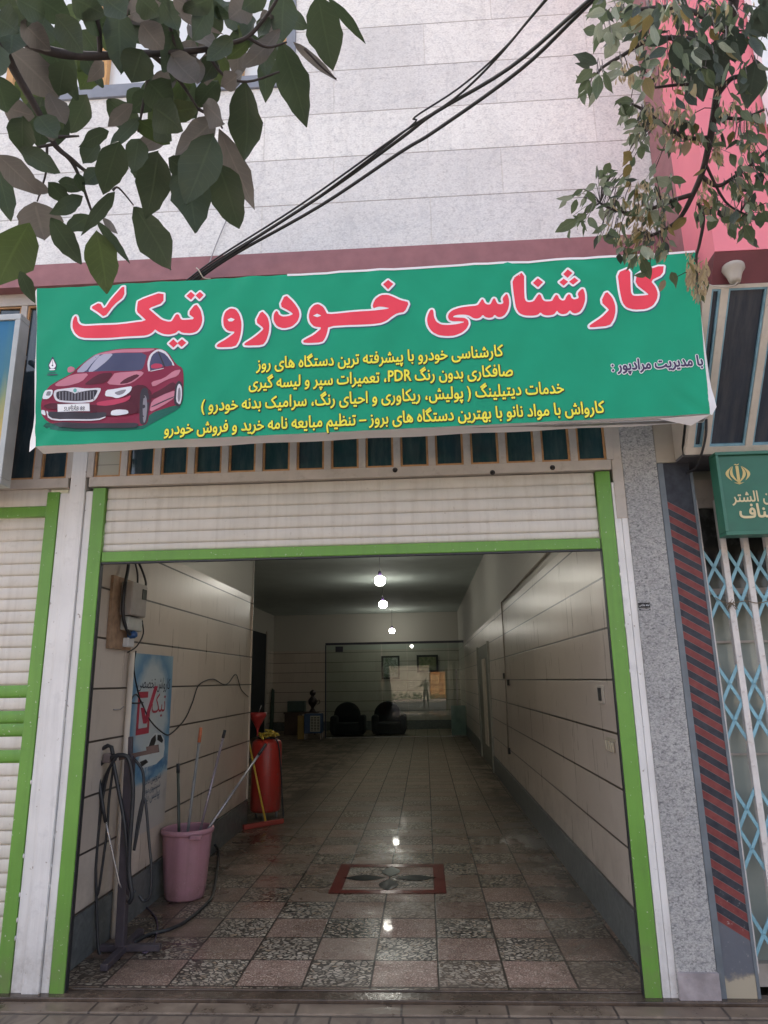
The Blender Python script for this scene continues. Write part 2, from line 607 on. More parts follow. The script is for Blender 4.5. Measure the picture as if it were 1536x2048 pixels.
MT['kerbslab'] = kerbstone_mat()
MT['wetsill'] = M('wet_sill', (.075, .052, .038), .22, .45, 5, .002, 20, dirt=.5, dirtc=(.22, .17, .13))
MT['asphalt'] = M('asphalt', (.06, .058, .058), .85, .2, 2)
MT['earth'] = M('dry_earth', (.22, .17, .12), .9, .2, 1)

# ------------------------------------------------------------------ ground
b = MB(); b.quad([(-300, -300, -.16), (300, -300, -.16), (300, 300, -.16), (-300, 300, -.16)])
struct(b.build('ground', MT['earth']))
b = MB(); b.box((-40, -6.2, -.155), (40, -.205, -.02)); struct(b.build('pavement', MT['paving']))
b = MB(); b.box((-40, -.2, -.15), (40, -.075, -.012)); struct(b.build('pavement_edge', MT['kerbslab'], bevel=.006))
b = MB(); b.quad([(-60, -22.5, -.15), (60, -22.5, -.15), (60, -6.25, -.15), (-60, -6.25, -.15)]); struct(b.build('road', MT['asphalt']))
b = MB(); b.box((-60, -28, -.155), (60, -22.5, -.03)); struct(b.build('far_pavement', M('far_pavement', (.36, .30, .25), .8)))
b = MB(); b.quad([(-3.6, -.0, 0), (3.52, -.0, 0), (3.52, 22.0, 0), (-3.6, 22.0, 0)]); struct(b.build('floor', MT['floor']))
# floor inlay: red square border round a four petal flower
b = MB()
X0, X1, Y0, Y1 = 1.305, 2.325, 1.94, 2.90
w = .105
for a_, c_ in (((X0, Y0), (X1, Y0 + w)), ((X0, Y1 - w), (X1, Y1)), ((X0, Y0 + w), (X0 + w, Y1 - w)), ((X1 - w, Y0 + w), (X1, Y1 - w))):
    b.quad([(a_[0], a_[1], .004), (c_[0], a_[1], .004), (c_[0], c_[1], .004), (a_[0], c_[1], .004)], 0)
cx, cy = (X0 + X1) / 2, (Y0 + Y1) / 2
for k in range(4):
    t0 = k * pi / 2
    L = .40 if k % 2 == 0 else .36
    pts = []
    for i in range(13):
        s_ = i / 12
        pts.append((.035 + s_ * L, .088 * sin(pi * s_) ** 1.1))
    pts += [(q[0], -q[1]) for q in pts[-2:0:-1]]
    b.quad([(cx + q[0] * cos(t0) - q[1] * sin(t0), cy + q[0] * sin(t0) + q[1] * cos(t0), .004) for q in pts], 1)
    t1 = t0 + pi / 4
    pts = [(.03, -.006), (.22, -.005), (.22, .005), (.03, .006)]
    b.quad([(cx + q[0] * cos(t1) - q[1] * sin(t1), cy + q[0] * sin(t1) + q[1] * cos(t1), .004) for q in pts], 2)
struct(b.build('floor_inlay', [M('red_inlay', (.20, .035, .028), .14, .15, 6), M('black_inlay', (.02, .02, .022), .08, .1, 6), M('white_inlay', (.5, .47, .42), .2, .1, 6)]))

# ------------------------------------------------------------------ the shop building
B = thing('shop_building', 'granite faced shop building with an open tiled garage hall', 'building', (1.7, 0, 0))
W, H = 3.384, 2.6
# upper storey with its window opening
WX0, WX1, WZ0, WZ1 = -3.2, 1.235, 6.50, 8.1
b = MB()
b.box((-6, -.11, 4.875), (4.035, .25, WZ0 - .13))
b.box((WX1 + .075, -.11, WZ0 - .13), (4.035, .25, 9.2))
b.box((-6, -.11, WZ0 - .13), (WX0, .25, 9.2))
b.box((WX0, -.11, WZ1), (WX1 + .075, .25, 9.2))
b.build('stone_wall', MT['stone'], B)
b = MB(); b.box((-6, -.118, 4.69), (4.035, .25, 4.873)); b.build('red_band', MT['redstone'], B)
win = MB()
win.box((WX0, -.13, WZ0 - .128), (WX1 + .073, .2, WZ0 - .012))
win.box((WX1, -.125, WZ0 - .01), (WX1 + .073, .2, WZ1))
wn = win.build('upper_window', MT['bluestone'], B)
wm = M('orange_brown_window_frame', (.55, .30, .10), .4, .15, 5)
b = MB()
for px, wd in ((30, .06), (208, .10), (478, .085)):
    q = at(px, 90, 'y', -.05)
    b.box((q.x - wd / 2, -.06, WZ0 - .01), (q.x + wd / 2, .0, WZ1))
b.box((WX0, -.055, WZ0 - .01), (WX1, 0, WZ0 + .035))
b.box((WX1 - .05, -.055, WZ0 + .036), (WX1 - .001, 0, WZ1))
b.build('sash', wm, wn)
b = MB(); b.box((WX0, .002, WZ0), (WX1, .02, WZ1))
g = NG('curtain_and_sky_glass'); g.col((.72, .76, .8)); g.rough(.06); g.b.inputs['IOR'].default_value = 1.7  # pale colour stands for the white curtain and the reflected sky
b.build('pane', g.mat, wn)
# body of the building behind the facade (shades the street)
b = MB()
b.box((-6, .26, 4.5), (4.03, 23, 9.2))
b.build('upper_storey', MT['plaster'], B)
b = MB(); b.box((-6.2, -.25, 9.2), (4.035, 23, 9.35)); b.build('roof', MT['plaster'], B)
# hall walls
b = MB(); b.box((3.508, .0, 0), (3.6, 22, 4.4)); b.build('side_wall', MT['tile'], B)
b = MB(); b.box((-.30, .031, 0), (-.155, 4.80, 4.4)); b.build('side_wall', MT['tile'], B)
b = MB(); b.box((-3.75, 22, 0), (3.6, 22.1, 4.4)); b.build('back_wall', MT['tile'], B)
b = MB(); b.box((-3.75, 4.6, 0), (-3.6, 22, 4.4)); b.box((-3.6, 4.6, 0), (-.3, 4.79, 4.4)); b.build('annex_wall', MT['tile'], B)
b = MB(); b.box((-3.75, .1, 4.3), (3.508, 22.05, 4.42)); b.build('ceiling', MT['ceilpaint'], B)
b = MB()
b.box((3.49, .033, .001), (3.5075, 9.7, .305)); b.box((3.49, 12.6, .001), (3.5075, 21.99, .305))
b.box((-.1545, .033, .001), (-.137, 4.815, .305))
b.box((-3.59, 21.983, .001), (3.48, 21.998, .305))
b.build('skirting', MT['skirt'], B)
b = MB(); b.box((-.3, 4.801, 0), (-.137, 4.815, 4.3)); b.build('wall_end', MT['tile'], B)
# concrete lintel behind the shutter, sill at the opening
b = MB(); b.box((-.2, .12, 2.95), (3.508, .25, 4.3)); b.build('lintel', MT['plaster'], B)
b = MB(); b.box((-6, -.072, -.1), (9, .029, .006)); b.box((-.01, .04, -.05), (3.39, .06, .012))
b.build('sill', MT['wetsill'], B, bevel=.005)
# granite pier right of the opening
b = MB(); b.box((3.575, -.03, .0), (3.80, .2, 4.69)); b.build('granite_pier', MT['granite'], B, bevel=.004)
b = MB(); b.box((3.575, -.05, -.02), (3.802, -.031, .14)); b.build('pier_foot', M('stained_foot', (.33, .29, .30), .7, .3, 9, .001, 60), B)
b = MB(); b.box((3.535, -.02, 0), (3.574, .1, 4.6)); b.build('pier_edge', MT['white'], B)
# painted steel pier between the two shutters: three folded strips
b = MB()
b.box((-.333, -.012, .0), (-.262, .1, 3.10)); b.box((-.258, -.03, 0), (-.150, .1, 4.69)); b.box((-.147, -.012, 0), (-.096, .1, 3.11))
b.build('steel_pier', MT['white'], B, bevel=.004)
random.seed(4)
# weld blobs on the steel pier and jambs
for xx in (-.335, -.26, -.149, -.094, 3.487, 3.575):
    for k in range(5):
        zz = .12 + random.random() * 2.7
        b = MB(); b.lathe([(.001, -.016), (.004, -.010), (.006, .0), (.003, .009), (.001, .012)], (xx, -.014, zz), 7)
        b.build('weld_bead', MT['white'], B)

# transom windows above the shutters
def transom(x0, x1, step, z0, z1, first_beige):
    t = MB()
    t.box((x0, -.03, z0), (x1, .03, z0 + .07)); t.box((x0, -.03, z1 - .10), (x1, .03, z1))
    n = round((x1 - x0) / step)
    st = (x1 - x0) / n
    for i in range(n + 1):
        xx = x0 + i * st
        t.box((xx - .024, -.028, z0 + .071), (xx + .024, .028, z1 - .101))
    fr = t.build('transom_window', MT['frame'], B, bevel=.003)
    s_, p_ = MB(), MB()
    for i in range(n):
        a, c = x0 + i * st + .025, x0 + (i + 1) * st - .025
        q0, q1 = z0 + .072, z1 - .102
        for u_ in ((a, q0, a + .013, q1), (c - .013, q0, c, q1), (a + .0135, q0, c - .0135, q0 + .013), (a + .0135, q1 - .013, c - .0135, q1)):
            s_.box((u_[0], -.018, u_[1]), (u_[2], .018, u_[3]))
        # every pane is set at a slightly different angle
        dy = random.uniform(-.004, .004); dz = random.uniform(-.005, .005)
        p_.add([(a + .0135, -.004 + dy, q0 + .0135), (c - .0135, -.004 - dy, q0 + .0135), (c - .0135, -.004 - dy + dz, q1 - .0135), (a + .0135, -.004 + dy + dz, q1 - .0135)], [(0, 1, 2, 3)], 1 if (first_beige and i == 0) else 0)
    s_.build('putty', MT['seal'], fr)
    lv = NG('beige_banded_pane'); p = lv.pos(); zz = lv.sep(p)[2]  # one pane coloured beige with dark level lines
    f = lv.math('FRACT', lv.math('DIVIDE', zz, .10))
    lv.col(lv.mix(lv.step(f, .0, .08), (.12, .10, .07), (.36, .32, .23))); lv.rough(.3)
    p_.build('pane', [MT['tglass'], lv.mat], fr)
    return fr


transom(-.125, 3.50, .2417, 3.137, 4.69, True)
transom(-2.66, -.275, .2417, 3.137, 4.69, False)
b = MB(); b.box((3.505, -.025, 2.80), (3.574, .06, 4.69)); b.build('corner_post', MT['frame'], B, bevel=.003)
# soot marks below the transom
b = MB()
for px, py in ((790, 940), (985, 945), (1105, 935)):
    q = at(px, py, 'y', -.034)
    b = MB(); b.lathe([(.0, -.001), (.018, -.0), (.0, .018)], q, 9, 0, (0, -1, 0)); b.build('lamp_clip', MT['dark'], B)


def slat_profile(b, x0, x1, zt, zb, pitch, y, green=None, thick=.006):
    """rounded roller shutter slats from zt down to zb"""
    z = zt
    i = 0
    while z > zb + .002:
        z1 = max(z - pitch, zb)
        prof = []
        for k in range(7):
            t = k / 6
            prof.append((y - thick * sin(pi * min(1, max(0, t))) ** .6, z - (z - z1 - .005) * t))
        prof.append((y + .007, z1 + .004)); prof.append((y + .007, z1))
        vs, fs = [], []
        for (yy, zz) in prof:
            vs += [(x0, yy, zz), (x1, yy, zz)]
        for k in range(len(prof) - 1):
            fs.append((2 * k, 2 * k + 1, 2 * k + 3, 2 * k + 2))
        b.add(vs, fs, 1 if green and green(i, z) else 0, True)
        z = z1
        i += 1


# roller shutters
RS = thing('roller_shutter', 'cream roller shutter rolled up above the hall entrance, green bottom rail and jambs', 'roller shutter', (1.7, 0, 0))
b = MB(); slat_profile(b, .002, W - .002, 3.13, 2.672, .0815, .012); b.build('slat_curtain', [MT['cream'], MT['green']], RS)
b = MB(); b.box((.002, -.012, H), (W - .002, .03, 2.671)); b.build('bottom_rail', MT['green'], RS, bevel=.006)
b = MB(); b.box((.002, -.006, H - .012), (W - .002, .024, H - .0005)); b.build('rubber_strip', MT['rubber'], RS)
for x0, x1 in ((-.094, -.002), (W + .006, W + .102)):
    b = MB(); b.box((x0, -.02, 0), (x1, .028, 3.13)); gr = b.build('guide_rail', MT['green'], RS, bevel=.005)
    xi = x1 if x0 < 0 else x0
    c_ = MB(); c_.box((xi - (0 if x0 < 0 else .006), -.012, 0), (xi + (.006 if x0 < 0 else 0), .026, 2.6)); c_.build('guide_slot', MT['rubber'], gr)
b = MB(); b.box((W + .105, -.018, 0), (W + .150, .09, 3.05)); b.build('edge_strip', MT['white'], RS, bevel=.004)

RS2 = thing('roller_shutter', 'closed cream roller shutter with green slat stripes beside the white steel pier', 'roller shutter', (-1.5, 0, 0))
gz = [(1.73, 1.80), (1.55, 1.64), (1.46, 1.55), (1.29, 1.38)]
b = MB()
slat_profile(b, -2.6, -.425, 2.93, .02, .0815, .012, lambda i, z: any(abs(z - .04 - q) < .041 for q in (1.765, 1.60, 1.52, 1.355)))
b.build('slat_curtain', [MT['cream'], MT['green']], RS2)
b = MB(); b.box((-2.6, -.012, 2.935), (-.425, .03, 3.012)); b.build('cross_rail', MT['green'], RS2, bevel=.006)
b = MB(); b.box((-2.6, -.006, 3.014), (-.425, .03, 3.135)); b.build('head_panel', MT['cream'], RS2)
b = MB(); b.box((-.424, -.02, 0), (-.336, .09, 3.11)); b.build('guide_rail', MT['green'], RS2, bevel=.005)

# ------------------------------------------------------------------ lettering: Persian letters in their joined forms
FORMS = {}
for cp in list(range(0xFB50, 0xFDFF)) + list(range(0xFE70, 0xFEFD)):
    d = unicodedata.decomposition(chr(cp)).split()
    if len(d) == 2 and d[0] in ('<isolated>', '<initial>', '<medial>', '<final>'):
        FORMS.setdefault((chr(int(d[1], 16)), d[0][1:-1]), chr(cp))


def shape_fa(s):
    def dual(c): return (c, 'initial') in FORMS
    def joins(c): return (c, 'final') in FORMS
    out = []
    for i, c in enumerate(s):
        if not joins(c):
            out.append({'(': ')', ')': '('}.get(c, c)); continue
        pr = i > 0 and dual(s[i - 1])
        nx = dual(c) and i + 1 < len(s) and joins(s[i + 1])
        f = 'medial' if pr and nx else 'final' if pr else 'initial' if nx else 'isolated'
        out.append(FORMS.get((c, f), c))
    runs, cur = [], ''
    for c in out:                                     # visual order, Latin runs keep theirs
        if c.isascii() and c.isalnum():
            cur += c
        else:
            if cur:
                runs.append(cur); cur = ''
            runs.append(c)
    if cur:
        runs.append(cur)
    return [c for r in reversed(runs) for c in r]


_gl = {}
_tc = bpy.data.curves.new('lettering_source', 'FONT')
_tc.fill_mode = 'NONE'
_tc.resolution_u = 2
_to = bpy.data.objects.new('lettering_source', _tc)
COL.objects.link(_to)


def _ev(body, off):
    _tc.body = body; _tc.offset = off
    dg = bpy.context.evaluated_depsgraph_get()
    e = _to.evaluated_get(dg)
    me = e.to_mesh()
    v = [tuple(q.co) for q in me.vertices]
    ed = [tuple(q.vertices) for q in me.edges]
    e.to_mesh_clear()
    # walk the outlines, then keep the triangles that lie inside them
    nb = {}
    for a, c in ed:
        nb.setdefault(a, []).append(c); nb.setdefault(c, []).append(a)
    seen, loops = set(), []
    for a in sorted(nb):
        if a in seen:
            continue
        lp, cur, prev = [], a, None
        while cur is not None and cur not in seen:
            seen.add(cur); lp.append(cur)
            nx = [q for q in nb[cur] if q not in seen]
            pref = [q for q in nx if q == cur + 1]
            cur = (pref or nx or [None])[0]
        if len(lp) > 2:
            loops.append(lp)
    segs = [(lp[i], lp[(i + 1) % len(lp)]) for lp in loops for i in range(len(lp))]
    if not segs:
        return v, []
    r = delaunay_2d_cdt([Vector(q[:2]) for q in v], segs, [], 0, 1e-6)
    V, T = r[0], r[2]

    def inside(p):
        w = 0
        for a, c in segs:
            (x0, y0), (x1, y1) = v[a][:2], v[c][:2]
            if (y0 > p[1]) != (y1 > p[1]):
                if x0 + (p[1] - y0) / (y1 - y0) * (x1 - x0) > p[0]:
                    w += 1 if y1 > y0 else -1
        return w != 0
    F = [tuple(t) for t in T if inside(sum((V[q] for q in t), Vector((0, 0))) / len(t))]
    return [(q.x, q.y, 0) for q in V], F


def glyph(c, off):
    k = (c, off)
    if k not in _gl:
        if (c, 'adv') not in _gl:
            a = max(q[0] for q in _ev('|', 0)[0]); d = max(q[0] for q in _ev(c + '|', 0)[0])
            _gl[(c, 'adv')] = d - a
        _gl[k] = _ev(c, off) if c != ' ' else ([], [])
    return _gl[k] + (_gl[(c, 'adv')],)


def layout(text, off, fa=True):
    """list of (verts, faces, index) in em units, and the width"""
    x = 0
    out = []
    for i, c in enumerate(shape_fa(text) if fa else list(text)):
        v, f, a = glyph(c, off)
        out.append(([(q[0] + x, q[1]) for q in v], f, i))
        x += a
    return out, x


def letter(mb, text, O, E, Up, N, off, mi, depth, fa=True, tall=1.0, rip=None, bold=0, bn=5):
    """set text from point O to point E; Up is the unit letter height direction, N the outward normal"""
    O, E = Vector(O), Vector(E)
    lay, wid = layout(text, off, fa)
    k = (E - O) / wid
    s_ = k.length * tall
    if bold:
        for j in range(bn):
            t = 2 * pi * j / bn + .4
            sh = k * (bold * cos(t)) + Up * (bold * sin(t) * s_ * .8)
            letter(mb, text, O + sh, E + sh, Up, N, 0, mi, depth + .00004 * j, fa, tall, rip)
        return
    for v, f, i in lay:
        if f:
            P = [O + k * q[0] + Up * (q[1] * s_) + N * (depth + .00015 * (i % 3)) for q in v]
            if rip:
                P = [Vector((q.x, q.y + rip(q.x, q.z), q.z)) for q in P]
            mb.add(P, f, mi)


def curve_fill(polys, off):
    """fill closed outlines, grown by off, as one flat mesh (x, y)"""
    vs, fs = [], []
    for poly in polys:
        a = sum(poly[i][0] * poly[(i + 1) % len(poly)][1] - poly[(i + 1) % len(poly)][0] * poly[i][1] for i in range(len(poly)))
        if a < 0:
            poly = poly[::-1]
        cu = bpy.data.curves.new('outline', 'CURVE')
        cu.dimensions = '2D'; cu.fill_mode = 'BOTH'
        sp = cu.splines.new('POLY'); sp.points.add(len(poly) - 1)
        for q, p in zip(sp.points, poly):
            q.co = (p[0], p[1], 0, 1)
        sp.use_cyclic_u = True
        o = bpy.data.objects.new('outline', cu); COL.objects.link(o)
        dg = bpy.context.evaluated_depsgraph_get()
        e = o.evaluated_get(dg); me = e.to_mesh()
        n = len(vs)
        vs += [tuple(q.co) for q in me.vertices]; fs += [tuple(n + i for i in p.vertices) for p in me.polygons]
        e.to_mesh_clear()
        bpy.data.objects.remove(o); bpy.data.curves.remove(cu)
    return vs, fs


def chaikin(p, r=.22):
    out = []
    n = len(p)
    for i in range(n):
        a, c = p[i], p[(i + 1) % n]
        out.append((a[0] + (c[0] - a[0]) * r, a[1] + (c[1] - a[1]) * r))
        out.append((a[0] + (c[0] - a[0]) * (1 - r), a[1] + (c[1] - a[1]) * (1 - r)))
    return out


# ------------------------------------------------------------------ the green banner
YB = -.70
BN = thing('shop_banner', 'long green vinyl shop banner with red and yellow Persian lettering above the entrance', 'banner', (1.9, YB, 3.2))
Cn = [Vector((-.237, YB, 4.285)), Vector((3.944, YB, 4.321)), Vector((3.896, YB, 3.25)), Vector((-.136, YB, 3.202))]


def ripple(x, z):
    e = min(1, max(0, (z - 3.2) / 1.1))
    r = .0035 * sin(x * 9 + z * 3) * e + .0025 * sin(x * 23 - z * 14) + .004 * math.exp(-((z - 4.27) / .05) ** 2) * sin(x * 31)
    r += .008 * math.exp(-((x - 3.8) ** 2 + (z - 3.3) ** 2) / .015) * sin(40 * (x + z)) + .006 * math.exp(-((x + .1) ** 2 + (z - 3.3) ** 2) / .02) * sin(35 * (x - z))
    r += .007 * math.exp(-((x - 3.0) ** 2) / .2 - ((z - 4.25) / .09) ** 2) * sin(16 * x + 26 * z)
    return r


def bn_mat():
    g = NG('green_vinyl')
    p = g.pos()
    n = g.noise(p, 3, 3)
    c = g.ramp(n, [(.3, (.003, .315, .165)), (.7, (.005, .36, .195))])
    wv = g.noise(p, 260, 2)
    g.col(g.mix(g.math('MULTIPLY', wv, .12), c, (.02, .40, .27)))
    g.rough(.5)
    g.b.inputs['Specular IOR Level'].default_value = .3
    tr = g.n('ShaderNodeBsdfTranslucent'); tr.inputs[0].default_value = (.015, .22, .16, 1)
    mx = g.n('ShaderNodeMixShader'); mx.inputs[0].default_value = .12
    out = g.t.nodes['Material Output']
    g.l(g.b.outputs[0], mx.inputs[1]); g.l(tr.outputs[0], mx.inputs[2]); g.l(mx.outputs[0], out.inputs[0])
    return g.mat


MT['vinyl'] = bn_mat()
MT['vwhite'] = M('white_vinyl', (.8, .78, .8), .4, .04, 6)
NX, NZ = 120, 34
vs, fs = [], []
for j in range(NZ + 1):
    for i in range(NX + 1):
        s_, t_ = i / NX, j / NZ
        p = (Cn[0] * (1 - s_) + Cn[1] * s_) * (1 - t_) + (Cn[3] * (1 - s_) + Cn[2] * s_) * t_
        vs.append((p.x, YB + ripple(p.x, p.z), p.z))
for j in range(NZ):
    for i in range(NX):
        a = j * (NX + 1) + i
        fs.append((a, a + NX + 1, a + NX + 2, a + 1))
b = MB(); b.add(vs, fs, 0, True)
b.build('cloth', MT['vinyl'], BN)
# white hems: returns wrapped round the frame at left, right and bottom, thin white line on top
b = MB()


def strip(pts0, pts1, mi=0):
    b.add(list(pts0) + list(pts1), [(i, i + 1, len(pts0) + i + 1, len(pts0) + i) for i in range(len(pts0) - 1)], mi, True)


zl = [4.285, 4.2, 4.1, 4.0, 3.9, 3.8, 3.7, 3.6, 3.5, 3.42, 3.34, 3.27, 3.2]
fl = [.035, .022, .015, .014, .018, .022, .026, .024, .022, .022, .03, .05, .055]
xl_ = lambda z: -.136 + (z - 3.202) / 1.083 * -.101
strip([(xl_(z) + .002, YB + ripple(xl_(z), z), z) for z in zl], [(xl_(z) - f, YB + .02 + f * .3, z - (.02 if i > 10 else 0)) for i, (z, f) in enumerate(zip(zl, fl))])
zr = [4.1, 4.0, 3.9, 3.8, 3.7, 3.6, 3.5, 3.42, 3.36, 3.30, 3.25]
fr_ = [.002, .006, .010, .013, .016, .020, .024, .03, .042, .05, .02]
xr_ = lambda z: 3.896 + (z - 3.25) / 1.071 * .048
strip([(xr_(z) - .002, YB + ripple(xr_(z), z), z) for z in zr], [(xr_(z) + f, YB + .02, z) for z, f in zip(zr, fr_)])
xs = [-.136 + (4.03) * i / 40 for i in range(41)]
zb = lambda x: 3.202 + (x + .136) / 4.032 * .048
strip([(x, YB + ripple(x, zb(x)), zb(x) + .001) for x in xs], [(x, YB + .10, zb(x) - .012 - .006 * sin(x * 5) ** 2) for x in xs])
b.add([(3.6, YB + .02, 3.24), (3.9, YB + .0, 3.247), (3.80, YB + .05, 3.20)], [(0, 1, 2)])
zt = lambda x: 4.285 + (x + .237) / 4.181 * .036
xs = [1.4 + 2.54 * i / 30 for i in range(31)]
strip([(x, YB - .003 + ripple(x, zt(x)), zt(x) - .012) for x in xs], [(x, YB - .003 + ripple(x, zt(x)), zt(x) + .003) for x in xs])
b.build('hem', MT['vwhite'], BN)
# wooden frame and brackets behind the cloth
b = MB()
b.box((-.12, YB + .03, 3.23), (3.88, YB + .07, 3.27)); b.box((-.2, YB + .03, 4.22), (3.9, YB + .07, 4.26))
for xx in (-.15, 1.2, 2.5, 3.82):
    b.box((xx, YB + .03, 3.275), (xx + .04, YB + .07, 4.215))
for xx in (-.1, 1.25, 2.55, 3.78):
    b.bar((xx, YB + .07, 4.2), (xx, -.03, 4.2), .03, .03)
    b.bar((xx, YB + .07, 3.5), (xx, -.03, 3.5), .025, .025)
b.build('frame', MT['steel'], BN)

NB = Vector((0, -1, 0))


def onb(px, py):
    p = at(px, py, 'y', YB)
    return (p.x, p.z)


def Z(ox, oy, sc, pts):
    return [onb(ox + x / sc, oy + y / sc) for x, y in pts]


HEAD = []
z1 = (130, 540, 4.3886)
HEAD.append(Z(*z1, [(645, 270), (870, 198), (868, 292), (735, 345), (765, 370), (800, 400), (850, 440), (905, 457), (940, 455), (957, 425), (975, 395), (990, 390), (1005, 400), (1015, 430), (1035, 445), (1145, 432), (1083, 385), (1150, 297), (1190, 350), (1207, 430), (1195, 490), (1160, 540), (1110, 556), (1030, 555), (1000, 533), (975, 560), (920, 573), (870, 568), (820, 545), (793, 522), (770, 550), (735, 570), (690, 580), (450, 592), (190, 603), (130, 590), (90, 555), (68, 510), (68, 460), (80, 420), (97, 403), (108, 420), (110, 450), (130, 480), (170, 492), (250, 490), (500, 475), (722, 453), (680, 412), (633, 370), (637, 310)]))
HEAD.append(Z(*z1, [(222, 327), (305, 283), (345, 350), (420, 240), (527, 135), (525, 235), (430, 310), (350, 418), (290, 370)]))
for d in ([(1066, 228), (1106, 192), (1143, 224), (1108, 264)], [(1147, 226), (1185, 192), (1218, 222), (1182, 260)], [(915, 650), (955, 613), (993, 648), (955, 685)], [(988, 645), (1028, 609), (1066, 640), (1025, 677)]):
    HEAD.append(Z(*z1, d))
z2 = (420, 540, 3.657)
HEAD.append(Z(*z2, [(150, 283), (190, 290), (218, 330), (232, 390), (227, 460), (212, 520), (185, 562), (60, 566), (48, 556), (60, 540), (120, 505), (190, 452), (130, 447), (102, 415), (97, 360), (112, 308)]))
HEAD.append(Z(*z2, [(378, 300), (422, 345), (437, 400), (432, 460), (412, 520), (385, 552), (258, 557), (250, 542), (320, 500), (380, 452), (396, 430), (335, 383)]))
HEAD.append(Z(*z2, [(552, 183), (610, 235), (648, 290), (657, 335), (640, 382), (600, 417), (540, 430), (492, 415), (466, 375), (468, 330), (485, 302), (498, 310), (505, 330), (530, 343), (570, 340), (611, 324), (580, 300), (512, 268)]))
HEAD.append(Z(*z2, [(1457, 238), (1425, 310), (1370, 320), (1330, 345), (1290, 377), (1240, 395), (1050, 404), (865, 412), (858, 455), (842, 500), (820, 530), (690, 536), (680, 522), (700, 508), (760, 475), (822, 420), (762, 415), (732, 385), (722, 340), (735, 287), (762, 258), (792, 250), (830, 272), (848, 305), (857, 323), (1020, 312), (1190, 300), (1321, 285), (1270, 272), (1230, 270), (1195, 284), (1190, 258), (1210, 215), (1250, 186), (1300, 182), (1340, 198), (1395, 226)]))
HEAD.append(Z(*z2, [(1303, 75), (1341, 103), (1303, 144), (1266, 108)]))
z3 = (820, 510, 5.4857)
HEAD.append(Z(*z3, [(1062, 423), (1085, 480), (1088, 540), (1072, 610), (1040, 660), (1000, 685), (960, 685), (928, 658), (905, 688), (865, 696), (825, 688), (797, 662), (770, 695), (730, 706), (690, 697), (650, 667), (600, 655), (535, 655), (485, 665), (468, 682), (520, 686), (595, 690), (635, 715), (645, 760), (622, 810), (570, 855), (490, 885), (400, 889), (310, 880), (240, 845), (197, 780), (185, 710), (200, 650), (222, 605), (245, 597), (258, 620), (262, 680), (287, 735), (340, 765), (420, 768), (520, 758), (606, 737), (540, 726), (470, 728), (430, 715), (415, 680), (427, 640), (470, 605), (540, 580), (620, 567), (740, 560), (765, 528), (788, 490), (803, 497), (815, 530), (842, 552), (880, 550), (898, 515), (915, 483), (933, 487), (945, 520), (962, 543), (1000, 546), (1026, 530), (1012, 480)]))
z4 = (1020, 500, 4.5176)
HEAD.append(Z(*z4, [(126, 193), (130, 430), (142, 466), (172, 476), (215, 466), (238, 430), (260, 400), (278, 410), (290, 445), (312, 465), (380, 462), (395, 432), (415, 402), (433, 410), (445, 440), (470, 458), (495, 455), (510, 420), (528, 400), (545, 408), (552, 435), (577, 453), (622, 440), (607, 395), (656, 348), (675, 400), (677, 460), (658, 520), (630, 562), (590, 578), (560, 570), (540, 546), (512, 578), (470, 584), (440, 570), (425, 545), (400, 583), (340, 592), (300, 585), (275, 563), (250, 588), (200, 597), (130, 597), (82, 575), (55, 530), (45, 480), (30, 370), (20, 268)]))
for d in ([(250, 258), (297, 295), (252, 340), (206, 300)], [(520, 181), (562, 212), (521, 251), (481, 217)], [(485, 257), (526, 286), (485, 323), (446, 290)], [(582, 250), (617, 280), (570, 316), (533, 286)]):
    HEAD.append(Z(*z4, d))
HEAD.append(Z(*z4, [(868, 373), (920, 430), (947, 500), (950, 560), (935, 630), (895, 692), (722, 703), (715, 688), (732, 672), (830, 610), (890, 550), (888, 540), (820, 470)]))
HEAD.append(Z(*z4, [(970, 205), (1084, 160), (1088, 380), (1103, 412), (1130, 418), (1247, 407), (1250, 395), (1130, 310), (1145, 213), (1392, 127), (1380, 222), (1270, 276), (1318, 335), (1336, 395), (1326, 450), (1290, 505), (1230, 535), (1120, 541), (1050, 525), (1012, 480), (990, 380)]))
HOLES = [Z(*z2, [(130, 365), (155, 353), (182, 363), (165, 378), (140, 379)]), Z(*z2, [(755, 337), (785, 322), (814, 335), (785, 347)]), Z(*z1, [(1430, 440), (1460, 424), (1497, 437), (1465, 452)]) if 0 else []]
HOLES = [h for h in HOLES if h]

MT['lred'] = plain('banner_red', (.80, .055, .09), .5, 0, .3)
MT['lwhite'] = plain('banner_white', (.82, .82, .86), .4)
MT['lshadow'] = plain('banner_letter_shadow', (.03, .12, .16), .5)
MT['lyellow'] = plain('banner_yellow', (.88, .80, .07), .5, 0, .3)
MT['ldark'] = plain('banner_dark_outline', (.03, .045, .02), .5)
MT['lnavy'] = plain('banner_navy', (.05, .03, .09), .5)


def gridcut(v, f, st=.03):
    """cut a flat filled outline on a fine grid so that it can follow the folds of the cloth"""
    bm = bmesh.new()
    bv = [bm.verts.new(q) for q in v]
    for q in f:
        try:
            bm.faces.new([bv[i] for i in q])
        except ValueError:
            pass
    for ax in (0, 1):
        lo, hi = min(q[ax] for q in v), max(q[ax] for q in v)
        k = math.ceil(lo / st) * st
        while k < hi:
            nrm = (1, 0, 0) if ax == 0 else (0, 1, 0)
            bmesh.ops.bisect_plane(bm, geom=bm.verts[:] + bm.edges[:] + bm.faces[:], dist=1e-6, plane_co=(k, k, 0), plane_no=nrm)
            k += st
    bm.verts.index_update()
    v2, f2 = [tuple(q.co) for q in bm.verts], [tuple(q.index for q in p.verts) for p in bm.faces]
    bm.free()
    return v2, f2


